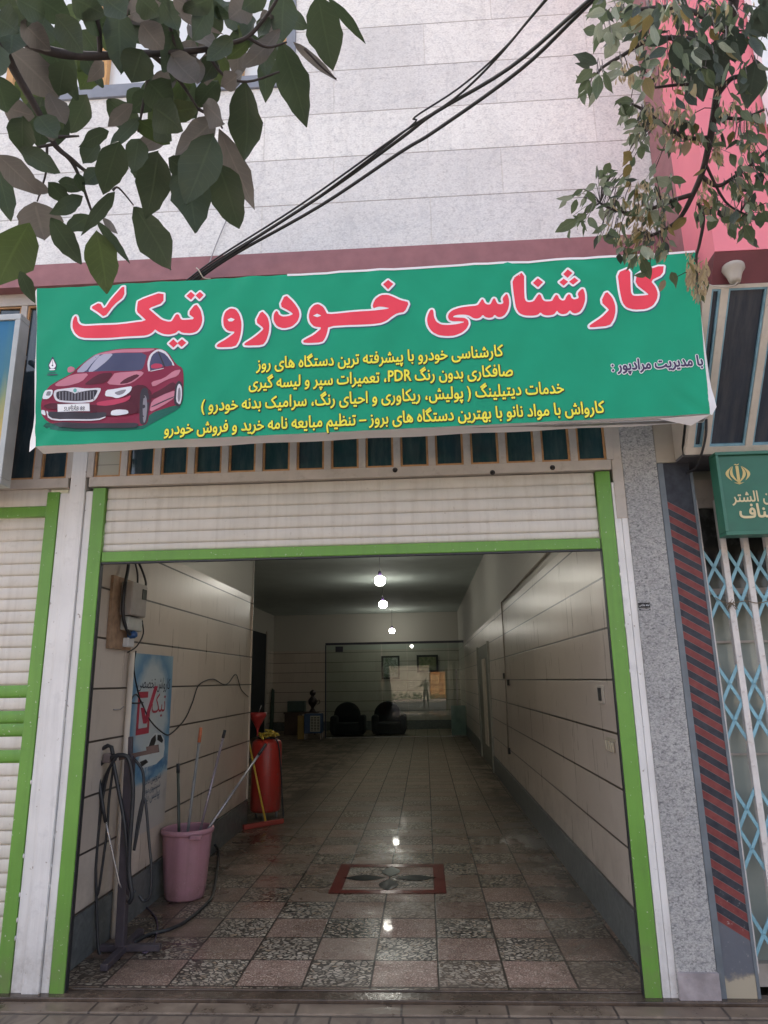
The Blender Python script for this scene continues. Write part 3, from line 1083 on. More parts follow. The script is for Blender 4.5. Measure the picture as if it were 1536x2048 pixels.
def lay_flat(mb, polys, depth, mi, dx=0, dz=0):
    v, f = gridcut(*curve_fill(polys, 0))
    mb.add([(x + dx, YB + ripple(x, z) - depth, z + dz) for x, z, _ in v], f, mi)


def outline(mb, poly, r, depth, mi, dx=0, dz=0):
    """a flat band of half width r along a closed outline, with round joints"""
    fine = []
    for i in range(len(poly)):
        a, c = Vector(poly[i]), Vector(poly[(i + 1) % len(poly)])
        k = max(1, math.ceil((c - a).length / .03))
        fine += [a.lerp(c, j / k) for j in range(k)]
    poly = fine
    n = len(poly)
    for i in range(n):
        a, c = Vector((*poly[i], 0)), Vector((*poly[(i + 1) % n], 0))
        d = c - a
        if d.length < 1e-6:
            continue
        nn = Vector((-d.y, d.x, 0)).normalized() * r
        dd = depth + .00008 * (i % 4)
        q = [a - nn, c - nn, c + nn, a + nn]
        mb.add([(t.x + dx, YB + ripple(t.x, t.y) - dd, t.y + dz) for t in q], [(0, 1, 2, 3)], mi)
        k = [(a.x + r * cos(2 * pi * j / 10), a.y + r * sin(2 * pi * j / 10)) for j in range(10)]
        mb.add([(x + dx, YB + ripple(x, z) - dd - .00004, z + dz) for x, z in k], [tuple(range(10))], mi)


b = MB()
SM = [p if len(p) == 4 else chaikin(p, .2) for p in HEAD]
for p in SM:
    outline(b, p, .0125, .0016, 0, .006, -.008)
    lay_flat(b, [p], .0018, 0, .006, -.008)
    outline(b, p, .0125, .0030, 1)
    lay_flat(b, [p], .0042, 2)
for h in HOLES:
    lay_flat(b, [h], .0052, 1)
b.build('heading_lettering', [MT['lshadow'], MT['lwhite'], MT['lred']], BN)

LINES = [("کارشناسی خودرو با پیشرفته ترین دستگاه های روز", (513, 738.5), (1006, 712)),
         ("صافکاری بدون رنگ PDR، تعمیرات سپر و لیسه گیری", (497, 777), (1027, 751)),
         ("خدمات دیتیلینگ ( پولیش، ریکاوری و احیای رنگ، سرامیک بدنه خودرو )", (401, 822), (1129, 785.5)),
         ("کارواش با مواد نانو با بهترین دستگاه های بروز – تنظیم مبایعه نامه خرید و فروش خودرو", (327, 869), (1209, 825))]
b = MB()
TL = 1.36
UPB = Vector((0, 0, 1))
for txt, p0, p1 in LINES:
    O, E = at(*p0, 'y', YB - .006), at(*p1, 'y', YB - .006)
    sh = Vector((.004, 0, -.004))
    letter(b, txt, O + sh, E + sh, UPB, NB, .0, 0, -.0035, True, TL, ripple, .06, 5)
    letter(b, txt, O, E, UPB, NB, .0, 0, -.0028, True, TL, ripple, .062, 6)
    letter(b, txt, O, E, UPB, NB, .0, 1, -.0008, True, TL, ripple, .026, 5)
b.build('service_lettering', [MT['ldark'], MT['lyellow']], BN)
b = MB()
O, E = at(1224, 742, 'y', YB - .006), at(1408, 729.5, 'y', YB - .006)
letter(b, "با مدیریت مرادپور :", O, E, UPB, NB, .0, 0, -.0028, True, 1.3, ripple, .11, 8)
letter(b, "با مدیریت مرادپور :", O, E, UPB, NB, .0, 1, -.0008, True, 1.3, ripple, .042, 6)
b.build('manager_lettering', [MT['lwhite'], MT['lnavy']], BN)
# the print shows faintly through on the back of the cloth
b = MB()
for p in SM:
    v, f = gridcut(*curve_fill([p], 0))
    b.add([(x, YB + ripple(x, z) + .004, z) for x, z, _ in v], f, 0)
for txt, p0, p1 in LINES[:2]:
    O, E = at(*p0, 'y', YB - .006), at(*p1, 'y', YB - .006)
    letter(b, txt, O, E, UPB, NB, .0, 1, -.0125, True, TL, ripple, .02, 3)
b.build('show_through', [plain('print_back_red', (.34, .14, .17), .6), plain('print_back_yellow', (.32, .42, .22), .6)], BN)

# printed car
CARM = {}


def cm(name, c, rough=.35):
    CARM[name] = len(CARM)
    carmats.append(plain('print_' + name, mul(c, 1.15), .45, 0, .3))


carmats = []
for nm, c in (('maroon', (.20, .015, .045)), ('dark_maroon', (.075, .008, .02)), ('rose', (.46, .17, .23)), ('glass', (.055, .06, .12)), ('glass_light', (.34, .34, .44)), ('silver', (.58, .57, .62)), ('charcoal', (.035, .03, .04)), ('lamp', (.62, .63, .68)), ('plate', (.7, .7, .72)), ('shade', (.008, .10, .075)), ('grey', (.20, .19, .22)), ('badge', (.12, .35, .33)), ('bright', (.42, .04, .09))):
    cm(nm, c)
b = MB()
lvl = [0]


def cp(mat, pts, smooth=True):
    lvl[0] += 1
    poly = Z(60, 660, 4.518, pts)
    lay_flat(b, [chaikin(poly, .2) if smooth else poly], .0020 + lvl[0] * .00012, CARM[mat])


cp('shade', [(110, 880), (300, 920), (1000, 905), (1080, 860), (1370, 700), (1340, 680), (900, 800), (160, 830)])
cp('maroon', [(100, 700), (108, 640), (150, 545), (190, 500), (390, 390), (420, 350), (560, 235), (640, 200), (800, 172), (1000, 162), (1180, 170), (1250, 205), (1320, 310), (1380, 345), (1392, 420), (1385, 620), (1360, 690), (1320, 680), (1080, 755), (1060, 850), (1000, 870), (700, 870), (200, 850), (150, 820), (105, 770)])
cp('rose', [(560, 235), (640, 205), (800, 178), (1000, 168), (1150, 172), (1060, 200), (820, 205), (620, 222)])
cp('glass', [(412, 385), (500, 290), (590, 225), (800, 208), (1062, 205), (1030, 340), (1000, 368), (700, 372)])
cp('glass_light', [(412, 385), (500, 290), (590, 225), (640, 220), (560, 300), (500, 380)])
cp('glass_light', [(640, 220), (760, 212), (700, 280), (580, 376), (520, 380), (570, 300)])
cp('silver', [(1072, 380), (1062, 300), (1085, 225), (1140, 182), (1190, 178), (1240, 205), (1310, 320), (1290, 325), (1235, 225), (1160, 192), (1105, 230), (1082, 310), (1090, 372)])
cp('glass', [(1088, 372), (1082, 310), (1105, 232), (1155, 195), (1185, 260), (1215, 338), (1150, 356)])
cp('glass', [(1162, 194), (1232, 225), (1300, 318), (1220, 336), (1195, 270)])
cp('charcoal', [(1155, 192), (1166, 193), (1226, 336), (1212, 339)])
cp('silver', [(1090, 380), (1210, 352), (1212, 345), (1090, 372)])
cp('bright', [(1095, 325), (1130, 305), (1190, 310), (1205, 335), (1150, 352), (1100, 350)])
cp('rose', [(345, 385), (345, 345), (375, 332), (408, 345), (405, 372), (370, 390)])
cp('rose', [(230, 490), (390, 400), (540, 390), (470, 470), (330, 510), (240, 512)])
cp('dark_maroon', [(640, 395), (760, 385), (690, 480), (560, 500), (490, 495), (560, 440)])
cp('rose', [(770, 385), (1000, 372), (1040, 395), (930, 480), (830, 500), (690, 490), (740, 425)])
cp('dark_maroon', [(860, 440), (960, 400), (1000, 415), (900, 480), (800, 490)])
cp('dark_maroon', [(1100, 580), (1200, 530), (1290, 470), (1330, 500), (1310, 545), (1100, 630)])
cp('rose', [(1095, 470), (1210, 440), (1300, 370), (1370, 360), (1340, 420), (1240, 450), (1110, 520)])
cp('rose', [(1100, 640), (1200, 590), (1325, 545), (1310, 620), (1200, 690), (1080, 750)])
cp('charcoal', [(1100, 690), (1310, 600), (1312, 610), (1096, 705)])
cp('dark_maroon', [(880, 560), (960, 500), (1040, 500), (1100, 560), (1100, 640), (1060, 740), (960, 760), (930, 700), (890, 640)])
cp('charcoal', [(990, 700), (1000, 560), (1030, 520), (1070, 540), (1082, 660), (1060, 830), (1030, 862), (990, 840)])
cp('grey', [(1025, 830), (1018, 690), (1030, 590), (1052, 600), (1062, 690), (1052, 800), (1038, 845)])
cp('charcoal', [(1300, 660), (1318, 500), (1345, 460), (1378, 480), (1388, 580), (1372, 670), (1340, 700)])
cp('silver', [(1322, 650), (1332, 520), (1352, 485), (1376, 520), (1376, 610), (1358, 680)])
cp('grey', [(1336, 630), (1342, 540), (1356, 520), (1366, 560), (1362, 630), (1348, 660)])
cp('silver', [(215, 590), (230, 545), (330, 530), (410, 520), (520, 535), (640, 525), (645, 545), (600, 630), (560, 655), (450, 665), (280, 655), (235, 640)])
cp('charcoal', [(240, 600), (245, 560), (330, 548), (410, 575), (520, 552), (620, 542), (600, 590), (570, 635), (450, 648), (290, 640), (250, 625)])
for k in range(12):
    x = 268 + k * 28
    cp('grey', [(x, 560), (x + 8, 560), (x + 8, 638), (x, 638)], False)
cp('silver', [(383, 548), (395, 528), (415, 522), (432, 530), (438, 550), (428, 572), (410, 580), (392, 570)])
cp('badge', [(393, 548), (402, 534), (415, 530), (427, 540), (428, 556), (418, 568), (402, 566)])
cp('lamp', [(678, 600), (690, 545), (760, 535), (860, 520), (930, 512), (915, 560), (860, 600), (790, 622), (740, 605)])
cp('grey', [(760, 570), (820, 548), (880, 540), (850, 580), (800, 595)])
cp('lamp', [(118, 630), (130, 575), (150, 548), (215, 545), (210, 590), (170, 630)])
cp('grey', [(150, 600), (165, 560), (200, 560), (190, 600)])
cp('bright', [(600, 660), (680, 640), (860, 620), (920, 590), (900, 640), (760, 690), (620, 700)])
cp('dark_maroon', [(120, 690), (200, 660), (560, 680), (720, 690), (930, 640), (980, 720), (960, 760), (720, 790), (600, 740), (170, 720)])
cp('charcoal', [(160, 740), (260, 745), (560, 750), (700, 745), (690, 790), (620, 810), (300, 810), (180, 795)])
cp('silver', [(150, 735), (165, 735), (185, 800), (300, 812), (620, 808), (690, 785), (690, 795), (620, 822), (290, 826), (175, 812)])
cp('charcoal', [(180, 835), (700, 850), (930, 840), (990, 850), (960, 890), (300, 895)])
cp('lamp', [(735, 775), (740, 735), (800, 722), (890, 728), (895, 760), (800, 778)])
cp('lamp', [(105, 760), (108, 725), (140, 730), (150, 780)])
cp('silver', [(254, 675), (544, 668), (546, 738), (256, 745)], False)
cp('plate', [(260, 681), (538, 674), (540, 733), (262, 739)], False)
for txt, p0, p1, tl in (("SUPERB 88", (300, 728), (492, 724), 1.3), ("R  S", (365, 696), (415, 694), 1.0)):
    O = at(60 + p0[0] / 4.518, 660 + p0[1] / 4.518, 'y', YB - .014); E = at(60 + p1[0] / 4.518, 660 + p1[1] / 4.518, 'y', YB - .014)
    letter(b, txt, O, E, UPB, NB, .02, CARM['charcoal'], -.0045, False, tl, ripple)
b.build('car_picture', carmats, BN)
# little pen nib mark
b = MB()
lvl[0] = 0


def np_(mi, pts):
    lvl[0] += 1
    lay_flat(b, [chaikin(Z(60, 660, 4.518, pts), .2)], .0020 + lvl[0] * .0003, mi)


np_(0, [(205, 235), (232, 290), (246, 320), (232, 368), (180, 368), (164, 318), (182, 285)])
np_(1, [(206, 255), (226, 300), (238, 322), (222, 350), (188, 350), (172, 320), (186, 298)])
np_(0, [(205, 262), (209, 262), (209, 315), (205, 315)])
np_(0, [(196, 322), (206, 312), (214, 322), (206, 332)])
np_(1, [(176, 354), (230, 354), (232, 366), (178, 367)])
np_(0, [(160, 388), (240, 386), (240, 392), (160, 394)]); np_(0, [(155, 404), (255, 402), (255, 412), (155, 414)])
b.build('pen_mark', [MT['lnavy'], MT['lwhite']], BN)

# ------------------------------------------------------------------ left light box sign
LS = thing('light_box_sign', 'faded blue and yellow light box sign in pale metal frame, left of the banner', 'sign', (-1.2, -.45, 3.05))
g = NG('faded_blue_yellow_print')
p = g.pos(); x, y, z = g.sep(p)
t = g.math('ADD', g.step(z, 3.05, 4.25), g.math('MULTIPLY', g.math('SUBTRACT', g.noise(g.comb(g.math('MULTIPLY', x, 14), g.math('MULTIPLY', z, 1.2), 0), 1, 4), .5), .5))
g.col(g.ramp(t, [(.0, (.52, .36, .11)), (.22, (.55, .40, .14)), (.45, (.26, .31, .17)), (.65, (.07, .20, .27)), (1, (.04, .17, .33))])); g.rough(.6); g.b.inputs['Specular IOR Level'].default_value = .2
b = MB(); b.box((-2.3, -.455, 3.09), (-.52, -.44, 4.21)); b.build('face', g.mat, LS)
al = M('grey_aluminium', (.42, .43, .42), .4, .1, 8, 0, 60, .3)
b = MB()
b.box((-2.34, -.468, 4.212), (-.48, -.36, 4.256)); b.box((-2.34, -.468, 3.044), (-.48, -.36, 3.088)); b.box((-.518, -.468, 3.0885), (-.48, -.36, 4.2115)); b.box((-2.34, -.468, 3.0885), (-2.302, -.36, 4.2115))
b.build('frame', al, LS, bevel=.004)
b = MB(); b.box((-2.3, -.43, 3.09), (-.55, -.365, 4.21)); b.build('case', M('grey_case', (.2, .2, .21), .6), LS)
b = MB(); b.bar((-1.9, -.36, 4.15), (-1.9, -.03, 4.15), .03, .03); b.build('bracket', MT['steel'], LS)
b = MB(); b.bar((-.7, -.36, 4.15), (-.7, -.03, 4.15), .03, .03); b.build('bracket', MT['steel'], LS)

# ------------------------------------------------------------------ neighbour on the right
NBD = thing('pink_building', 'pink painted neighbouring building with slanted shop glazing and striped pillar', 'building', (5, 0, 0))
b = MB()
b.box((3.99, -.85, 4.215), (9, -.45, 9.0)); b.build('pink_bay', MT['pink'], NBD)
b = MB(); b.box((3.99, -.449, 4.215), (4.034, -.119, 9.0)); b.box((4.036, -.449, 4.215), (9, .25, 9.0)); b.build('red_side', MT['redstone'], NBD)
b = MB(); b.box((4.04, .26, 0), (9, 23, 9.0)); b.build('building_core', MT['plaster'], NBD)
b = MB()
b.add([(3.99, -.845, 4.213), (9, -.845, 4.213), (9, -.74, 4.06), (3.99, -.74, 4.06), (3.99, -.2, 4.213), (9, -.2, 4.213), (9, -.2, 4.06), (3.99, -.2, 4.06)], [(0, 3, 2, 1), (3, 7, 6, 2), (0, 4, 7, 3)])
b.build('soffit', MT['maroon'], NBD)
# slanted glazing
T0, T1 = Vector((0, -.745, 4.055)), Vector((0, -.15, 3.19))
sl = (T1 - T0)
nn = Vector((0, -sl.z, sl.y)).normalized()
if nn.y > 0:
    nn = -nn
vf = MB(); vg = MB(); vb = MB()


def slp(x, t, d):
    q = T0 + sl * t + nn * d
    return Vector((x, q.y, q.z))


def sbox(mb, x0, x1, t0, t1, d0, d1, mi=0):
    vs = [slp(x0, t0, d0), slp(x1, t0, d0), slp(x1, t1, d0), slp(x0, t1, d0), slp(x0, t0, d1), slp(x1, t0, d1), slp(x1, t1, d1), slp(x0, t1, d1)]
    mb.add(vs, [(0, 1, 2, 3), (4, 7, 6, 5), (0, 4, 5, 1), (1, 5, 6, 2), (2, 6, 7, 3), (3, 7, 4, 0)], mi)


mx_ = [3.965] + [4.065 + .272 * i for i in range(18)]
sbox(vf, 3.94, 8.9, .955, 1.0, -.02, .025); sbox(vf, 3.94, 8.9, 0, .02, -.02, .02)
for i, xx in enumerate(mx_):
    sbox(vf, xx - .022, xx + .022, .0205, .9545, -.02, .024)
    if i + 1 < len(mx_):
        a, c = xx + .0225, mx_[i + 1] - .0225
        sbox(vg, a, c, .0205, .9545, -.004, .0)
        for u_ in ((a, a + .012, .0205, .9545), (c - .012, c, .0205, .9545), (a + .0125, c - .0125, .94, .9545), (a + .0125, c - .0125, .0205, .032)):
            sbox(vb, *u_, .0015, .016)
cr = M('cream_metal', (.56, .50, .43), .5, .1, 8, 0, 60, dirt=.3, dirtc=(.25, .17, .12))
gz_ = vf.build('slanted_window', cr, NBD)
vg.build('pane', MT['bglass'], gz_)
vb.build('bead', M('pale_blue_bead', (.20, .36, .45), .5, .2, 14), gz_)
b = MB(); b.add([(3.93, -.15, 3.19), (3.93, -.15, 3.24), (3.93, -.7, 4.05), (3.93, -.0, 4.05), (3.93, .0, 3.19)], [(0, 1, 2, 3, 4)])
b.box((3.803, -.022, 3.175), (3.929, .1, 4.2)); b.build('beige_panel', M('beige_panel', (.40, .35, .29), .6, .1, 5), NBD)
b = MB(); b.box((3.93, -.15, 3.17), (9, .2, 3.188)); b.build('window_base', M('dark_underside', (.10, .10, .11), .7), NBD)
# striped tile pillar
g = NG('red_and_navy_diagonal_tiles')
p = g.pos(); x, y, z = g.sep(p)
s1 = g.math('ADD', z, g.math('MULTIPLY', g.math('SUBTRACT', x, 3.84), .62))
fr = g.math('FRACT', g.math('DIVIDE', s1, .0945))
band = g.step(g.math('ABSOLUTE', g.math('SUBTRACT', fr, .5)), .235, .255)
rng = g.math('MULTIPLY', g.math('GREATER_THAN', s1, .40), g.math('LESS_THAN', s1, 2.915))
n = g.noise(p, 20, 4)
red = g.ramp(n, [(.3, (.155, .035, .035)), (.7, (.21, .055, .052))])
navy = g.ramp(n, [(.3, (.022, .024, .034)), (.7, (.045, .048, .06))])
gl = g.math('SUBTRACT', 1, g.step(g.math('ABSOLUTE', g.math('SUBTRACT', g.math('ABSOLUTE', g.math('SUBTRACT', fr, .5)), .25)), .0, .03))
c = g.mix(g.math('MULTIPLY', rng, g.math('SUBTRACT', 1, band)), navy, red)
c = g.mix(g.math('MULTIPLY', g.math('MULTIPLY', gl, rng), .4), c, (.32, .27, .25))
sc_ = g.math('MULTIPLY', g.step(g.noise(p, 40, 5, .7), .62, .7), g.math('SUBTRACT', 1, g.step(z, .2, .75)))
c = g.mix(g.math('MULTIPLY', sc_, .8), c, (.4, .38, .36))
foot = g.math('SUBTRACT', 1, g.step(g.math('ADD', z, g.math('MULTIPLY', n, .12)), .16, .20))
c = g.mix(foot, c, (.38, .33, .25))
mid = g.math('MULTIPLY', g.math('LESS_THAN', s1, .40), g.math('SUBTRACT', 1, foot))
c = g.mix(g.math('MULTIPLY', mid, .6), c, (.17, .18, .21))
g.col(c); g.rough(.5); g.b.inputs['Specular IOR Level'].default_value = .25
b = MB(); b.box((3.842, -.02, 0), (4.012, .2, 3.17)); b.build('striped_pillar', g.mat, NBD)
b = MB(); b.box((3.803, -.026, 0), (3.841, .2, 3.17)); b.box((4.0125, -.024, 0), (4.03, .2, 3.1)); b.build('pillar_edge', M('blue_grey_edge', (.13, .15, .17), .5, .2, 8), NBD)
# shop front behind the gate
b = MB(); b.box((4.03, .20, .12), (6.2, .22, 2.9))
g = NG('dusty_shop_glass'); p = g.pos(); x, y, z = g.sep(p)
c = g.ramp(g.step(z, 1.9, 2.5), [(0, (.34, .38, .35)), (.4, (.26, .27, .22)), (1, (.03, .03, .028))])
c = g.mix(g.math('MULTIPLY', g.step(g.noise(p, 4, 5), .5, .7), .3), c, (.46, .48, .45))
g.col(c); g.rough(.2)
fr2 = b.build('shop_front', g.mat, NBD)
for y_, z0_, z1_ in ((.17, 2.9, 3.1), (.18, 2.30, 2.34), (.18, 1.98, 1.995), (.18, 1.28, 1.292), (.15, 0, .12)):
    b = MB(); b.box((4.03, y_, z0_), (6.2, .199, z1_)); b.build('frame_rail', MT['frame'], fr2)
# white wall sign far right
b = MB(); b.box((4.41, -.93, 4.86), (6.0, -.86, 6.6)); tag(b.build('white_signboard', M('white_board', (.80, .81, .84), .4, .04, 3)), 'white signboard fixed on the pink bay behind the ash leaves', 'sign')
# soffit lamp
LP = at(1466, 536, 'y', -.80)
L = thing('porch_lamp', 'small cream cone shaped lamp under the dark maroon soffit', 'lamp', LP)
ax = Vector((-.05, -.10, -1))
b = MB(); b.lathe([(.001, -.01), (.062, -.008), (.064, .012), (.052, .03), (.05, .034), (.04, .06), (.034, .085), (.028, .105), (.001, .108)], LP, 20, 0, ax); b.build('housing', M('cream_plastic', (.40, .35, .30), .5), L)
b = MB(); b.tube(catmull([LP + Vector((.02, -.02, -.09)), LP + Vector((-.03, -.02, -.13)), LP + Vector((-.13, -.01, -.12)), LP + Vector((-.17, .05, -.05))]), .0035, 6); b.build('wire', MT['frame'], L)
# hanging black cable by the glazing
b = MB(); b.tube(catmull([at(1413, 838, 'y', -.3), at(1412, 870, 'y', -.26), at(1404, 905, 'y', -.2), at(1392, 935, 'y', -.12), at(1375, 945, 'y', -.03)]), .008, 7)
tag(b.build('loose_cable', MT['rubber']), 'short black cable dangling below the right end of the green banner', 'cable')

# green sign of the trade guild
GS = thing('guild_sign', 'dark green sign with a golden emblem and cream Persian lettering over the folding gate', 'sign', (4.6, -.22, 2.62))
gm = M('dark_green_panel', (.018, .125, .075), .4, .12, 6)
b = MB(); b.box((4.12, -.215, 2.645), (5.3, -.14, 3.145)); b.build('panel', gm, GS)
b = MB()
b.box((4.10, -.235, 3.146), (5.32, -.13, 3.168)); b.box((4.10, -.235, 2.622), (5.32, -.13, 2.644)); b.box((4.10, -.235, 2.6445), (4.119, -.13, 3.1455)); b.box((5.301, -.235, 2.6445), (5.32, -.13, 3.1455))
b.build('frame', M('green_frame', (.035, .15, .10), .4, .1, 6), GS, bevel=.003)
b = MB(); gold = plain('gold_paint', (.60, .46, .17), .4)
cem, zem = 4.232, 3.020


def em(u, v):
    return (cem + u * .073, -.218, zem + v * .068)


def crescent(sg, xo, xi, yt, yb_, bow_o, bow_i):
    o_, i_ = [], []
    for k in range(13):
        t = k / 12
        yy = yt + (yb_ - yt) * t
        o_.append((sg * (xo[0] + (xo[1] - xo[0]) * t + bow_o * sin(pi * t)), yy))
        i_.append((sg * (xi[0] + (xi[1] - xi[0]) * t + bow_i * sin(pi * t)), yy))
    for k in range(12):
        b.add([em(*o_[k]), em(*o_[k + 1]), em(*i_[k + 1]), em(*i_[k])], [(0, 1, 2, 3)])


for sg in (-1, 1):
    crescent(sg, (.42, .58), (.40, .56), .78, -.62, .55, .30)
    crescent(sg, (.36, .06), (.34, -.0), .78, -.80, .46, .24)
b.add([em(-.13, .80), em(-.13, -.8), em(0, -.95), em(.13, -.8), em(.13, .80)], [(0, 1, 2, 3, 4)])
b.add([em(-.45, -.80), em(0, -1.0), em(.45, -.80), em(0, -.86)], [(0, 1, 2, 3)])
b.add([em(-.26, .93), em(-.1, 1.02), em(.02, .94), em(.22, 1.05), em(.14, .90), em(0, .86), em(-.12, .9)], [(0, 1, 2, 3, 4, 5, 6)])
b.build('emblem', gold, GS)
b = MB(); cl = plain('cream_letters', (.62, .52, .30), .45)
letter(b, "شهرستان الشتر", (4.175, -.217, 2.838), (4.66, -.217, 2.838), Vector((0, 0, 1)), NB, 0, 0, .001, True, 1.25, None, .022, 5)
letter(b, "اتاق اصناف", (4.205, -.217, 2.735), (4.70, -.217, 2.735), Vector((0, 0, 1)), NB, 0, 0, .001, True, 1.15, None, .03, 6)
b.build('lettering', cl, GS)

# folding scissor gate
FG = thing('folding_gate', 'white folding scissor gate with light blue lattice beside the striped pillar', 'gate', (4.5, .08, 0))
ups = [4.052, 4.205, 4.350, 4.495, 4.64, 4.785]
for i, xx in enumerate(ups):
    b = MB(); b.box((xx - .019, .06, .10), (xx + .019, .10, 2.93)); u_ = b.build('upright', MT['gate'], FG, bevel=.003)
    c_ = MB(); c_.box((xx + .0195, .085, .10), (xx + .030, .115, 2.9))
    for k in range(12):
        c_.lathe([(.0, -.004), (.006, -.003), (.006, .002)], (xx - .006 + (k % 2) * .012, .058, .35 + k * .22), 8, 0, (0, -1, 0))
    c_.build('channel', MT['gate'], u_)
for i in range(len(ups) - 1):
    xa, xb = ups[i] + .005, ups[i + 1] - .005
    for zc in (2.47, 2.25, 1.72, 1.50, .98, .76, .3):
        b = MB()
        for s_ in (1, -1):
            b.bar((xa, .075 + .0025 * s_, zc + .13 * s_), (xb, .075 + .0025 * s_, zc - .13 * s_), .005, .02, (0, 0, 1))
        b.lathe([(.0, -.004), (.005, -.0035), (.006, .002)], ((xa + xb) / 2, .068, zc), 8, 0, (0, -1, 0))
        b.build('cross_brace', MT['lattice'], FG)
b = MB()
for pts in ([at(1430, 1195, 'y', .055), at(1450, 1205, 'y', .05), at(1468, 1206, 'y', .05), at(1490, 1202, 'y', .05), at(1515, 1206, 'y', .05), at(1536, 1202, 'y', .05)],):
    b.tube(catmull(pts), .003, 5)
for k in range(16):
    q = at(1463 + random.uniform(-4, 4), 1208 + random.uniform(-4, 4), 'y', .04)
    b.tube([q, q + Vector((random.uniform(-.03, .03), random.uniform(-.03, .01), random.uniform(-.05, .03)))], .002, 4)
b.build('tie_wire', M('rusty_wire', (.2, .15, .1), .7), FG)

# sticker on the pier
ST = thing('sticker', 'small black sticker with white writing on the grey granite pier', 'sticker', (3.615, -.032, 2.2))
b = MB(); b.box((3.578, -.033, 2.203), (3.652, -.0305, 2.236)); b.box((3.582, -.033, 2.187), (3.652, -.0305, 2.197)); b.build('label', MT['dark'], ST)
b = MB(); letter(b, "لوله بازکنی", (3.582, -.0335, 2.216), (3.648, -.0335, 2.216), Vector((0, 0, 1)), NB, .03, 0, .0004)
b.box((3.59, -.0338, 2.190), (3.645, -.0333, 2.192))
b.build('writing', MT['lwhite'], ST)

# ------------------------------------------------------------------ overhead cables
CB = [[(372, 562), (440, 512), (600, 410), (800, 268), (905, 200), (990, 120), (1090, 0)],
      [(378, 562), (445, 514), (612, 411), (815, 258), (830, 234), (915, 178), (1000, 105), (1100, -8)],
      [(384, 562), (455, 512), (640, 393), (800, 278), (870, 225), (1020, 135), (1190, -10)],
      [(394, 560), (470, 508), (640, 412), (800, 305), (870, 262), (1040, 140), (1178, 8)]]
DS = ['thinnest black overhead cable, topmost strand of the bundle tied above the banner', 'slim black overhead cable kinked where it nears its twin, second from the top', 'thick black overhead cable in the middle of the bundle above the banner', 'black overhead cable hanging lowest of the bundle above the banner']
for k, (pp, ds) in enumerate(zip(CB, DS)):
    n = len(pp)
    P = []
    for i, q in enumerate(pp):
        t = max(0, (430 - 0) and (562 - q[1]) / 562)
        P.append(at(q[0], q[1], 'y', -.16 - 1.7 * t))
    P.insert(0, P[0] + (P[0] - P[1]) * .6 + Vector((0, .03, 0)))
    d = P[-1] - P[-2]
    P.append(P[-1] + d * 2); P.append(P[-1] + d * 8 + Vector((0, 0, .4)))
    r = (.0065, .0055, .0105, .0105)[k]
    b = MB(); b.tube(catmull(P, 5), r, 8)
    tag(b.build('overhead_cable', MT['rubber']), ds, 'cable', 'overhead cables')
b = MB(); b.tube(catmull([at(455, 435, 'y', -.125), at(432, 490, 'y', -.13), at(412, 545, 'y', -.16)]), .004, 6)
tag(b.build('drop_wire', MT['steel']), 'thin grey wire dropping from the granite wall to the cable bundle', 'wire')
b = MB()
q = at(400, 550, 'y', -.2)
b.tube(catmull([q + Vector((-.03, 0, .06)), q + Vector((.0, -.03, .02)), q + Vector((.03, -.01, -.03)), q + Vector((.08, 0, -.035))]), .004, 6)
tag(b.build('cable_tie', M('cream_cord', (.55, .5, .42), .7)), 'pale cord tied round the cable bundle at the top of the banner', 'cord')

# ------------------------------------------------------------------ inside the hall: lamps
def bulb(px, py, ax, val, label, r=.1, e=15):
    c_ = at(px, py, ax, val) if px else Vector(ax)
    t = thing('pendant_bulb', label, 'lamp', c_, 'hanging LED bulbs')
    g = bpy.data.materials.get('lit_bulb')
    if not g:
        q = NG('lit_bulb'); q.b.inputs['Emission Color'].default_value = (1, .97, .87, 1); q.b.inputs['Emission Strength'].default_value = e; q.col((.8, .8, .8)); g = q.mat
    b = MB(); b.lathe([(.001, -r * .8), (r * .6, -r * .78), (r * .95, -r * .4), (r, 0), (r * .97, r * .45), (r * .6, r * .8), (.03, r * .9)], c_, 16); b.build('globe', g, t)
    b = MB(); b.lathe([(.03, r * .9), (.035, r * 1.0), (.03, r * 1.7), (.01, r * 1.9)], c_, 10); b.build('socket', MT['lnavy'], t)
    b = MB(); b.tube([c_ + Vector((0, 0, r * 1.8)), (c_.x, c_.y, 4.3)], .005, 6); b.build('cord', MT['rubber'], t)
    return t


bulb(760, 1162, 'z', 3.65, 'lit white bulb nearest the entrance, largest of the hanging bulbs in view', .105)
bulb(766, 1209, 'z', 3.65, 'lit white bulb hanging second from the entrance', .105)
bulb(784, 1262, 'y', 20.6, 'lit white bulb hanging behind the glass partition, smallest of the row', .1)
bulb(None, None, (1.5, 2.4, 3.62), None, 'lit white bulb hidden just behind the rolled up shutter', .105)

# ------------------------------------------------------------------ glass partition at the back
GP = thing('glass_partition', 'frameless glass partition with dark top rail across the back of the hall', 'partition', (1.2, 18.5, 0))
YP = 18.5
g = NG('clear_partition_glass')
for q in list(g.t.nodes):
    if q.type != 'OUTPUT_MATERIAL':
        g.t.nodes.remove(q)
tr = g.n('ShaderNodeBsdfTransparent'); tr.inputs[0].default_value = (.60, .72, .68, 1)
gs = g.n('ShaderNodeBsdfGlossy'); gs.inputs['Roughness'].default_value = .004; gs.inputs[0].default_value = (1, 1, 1, 1)
fz = g.n('ShaderNodeFresnel'); fz.inputs[0].default_value = 1.5
mx = g.n('ShaderNodeMixShader'); g.l(fz.outputs[0], mx.inputs[0]); g.l(tr.outputs[0], mx.inputs[1]); g.l(gs.outputs[0], mx.inputs[2])
g.l(mx.outputs[0], g.t.nodes['Material Output'].inputs[0])
MT['pglass'] = g.mat
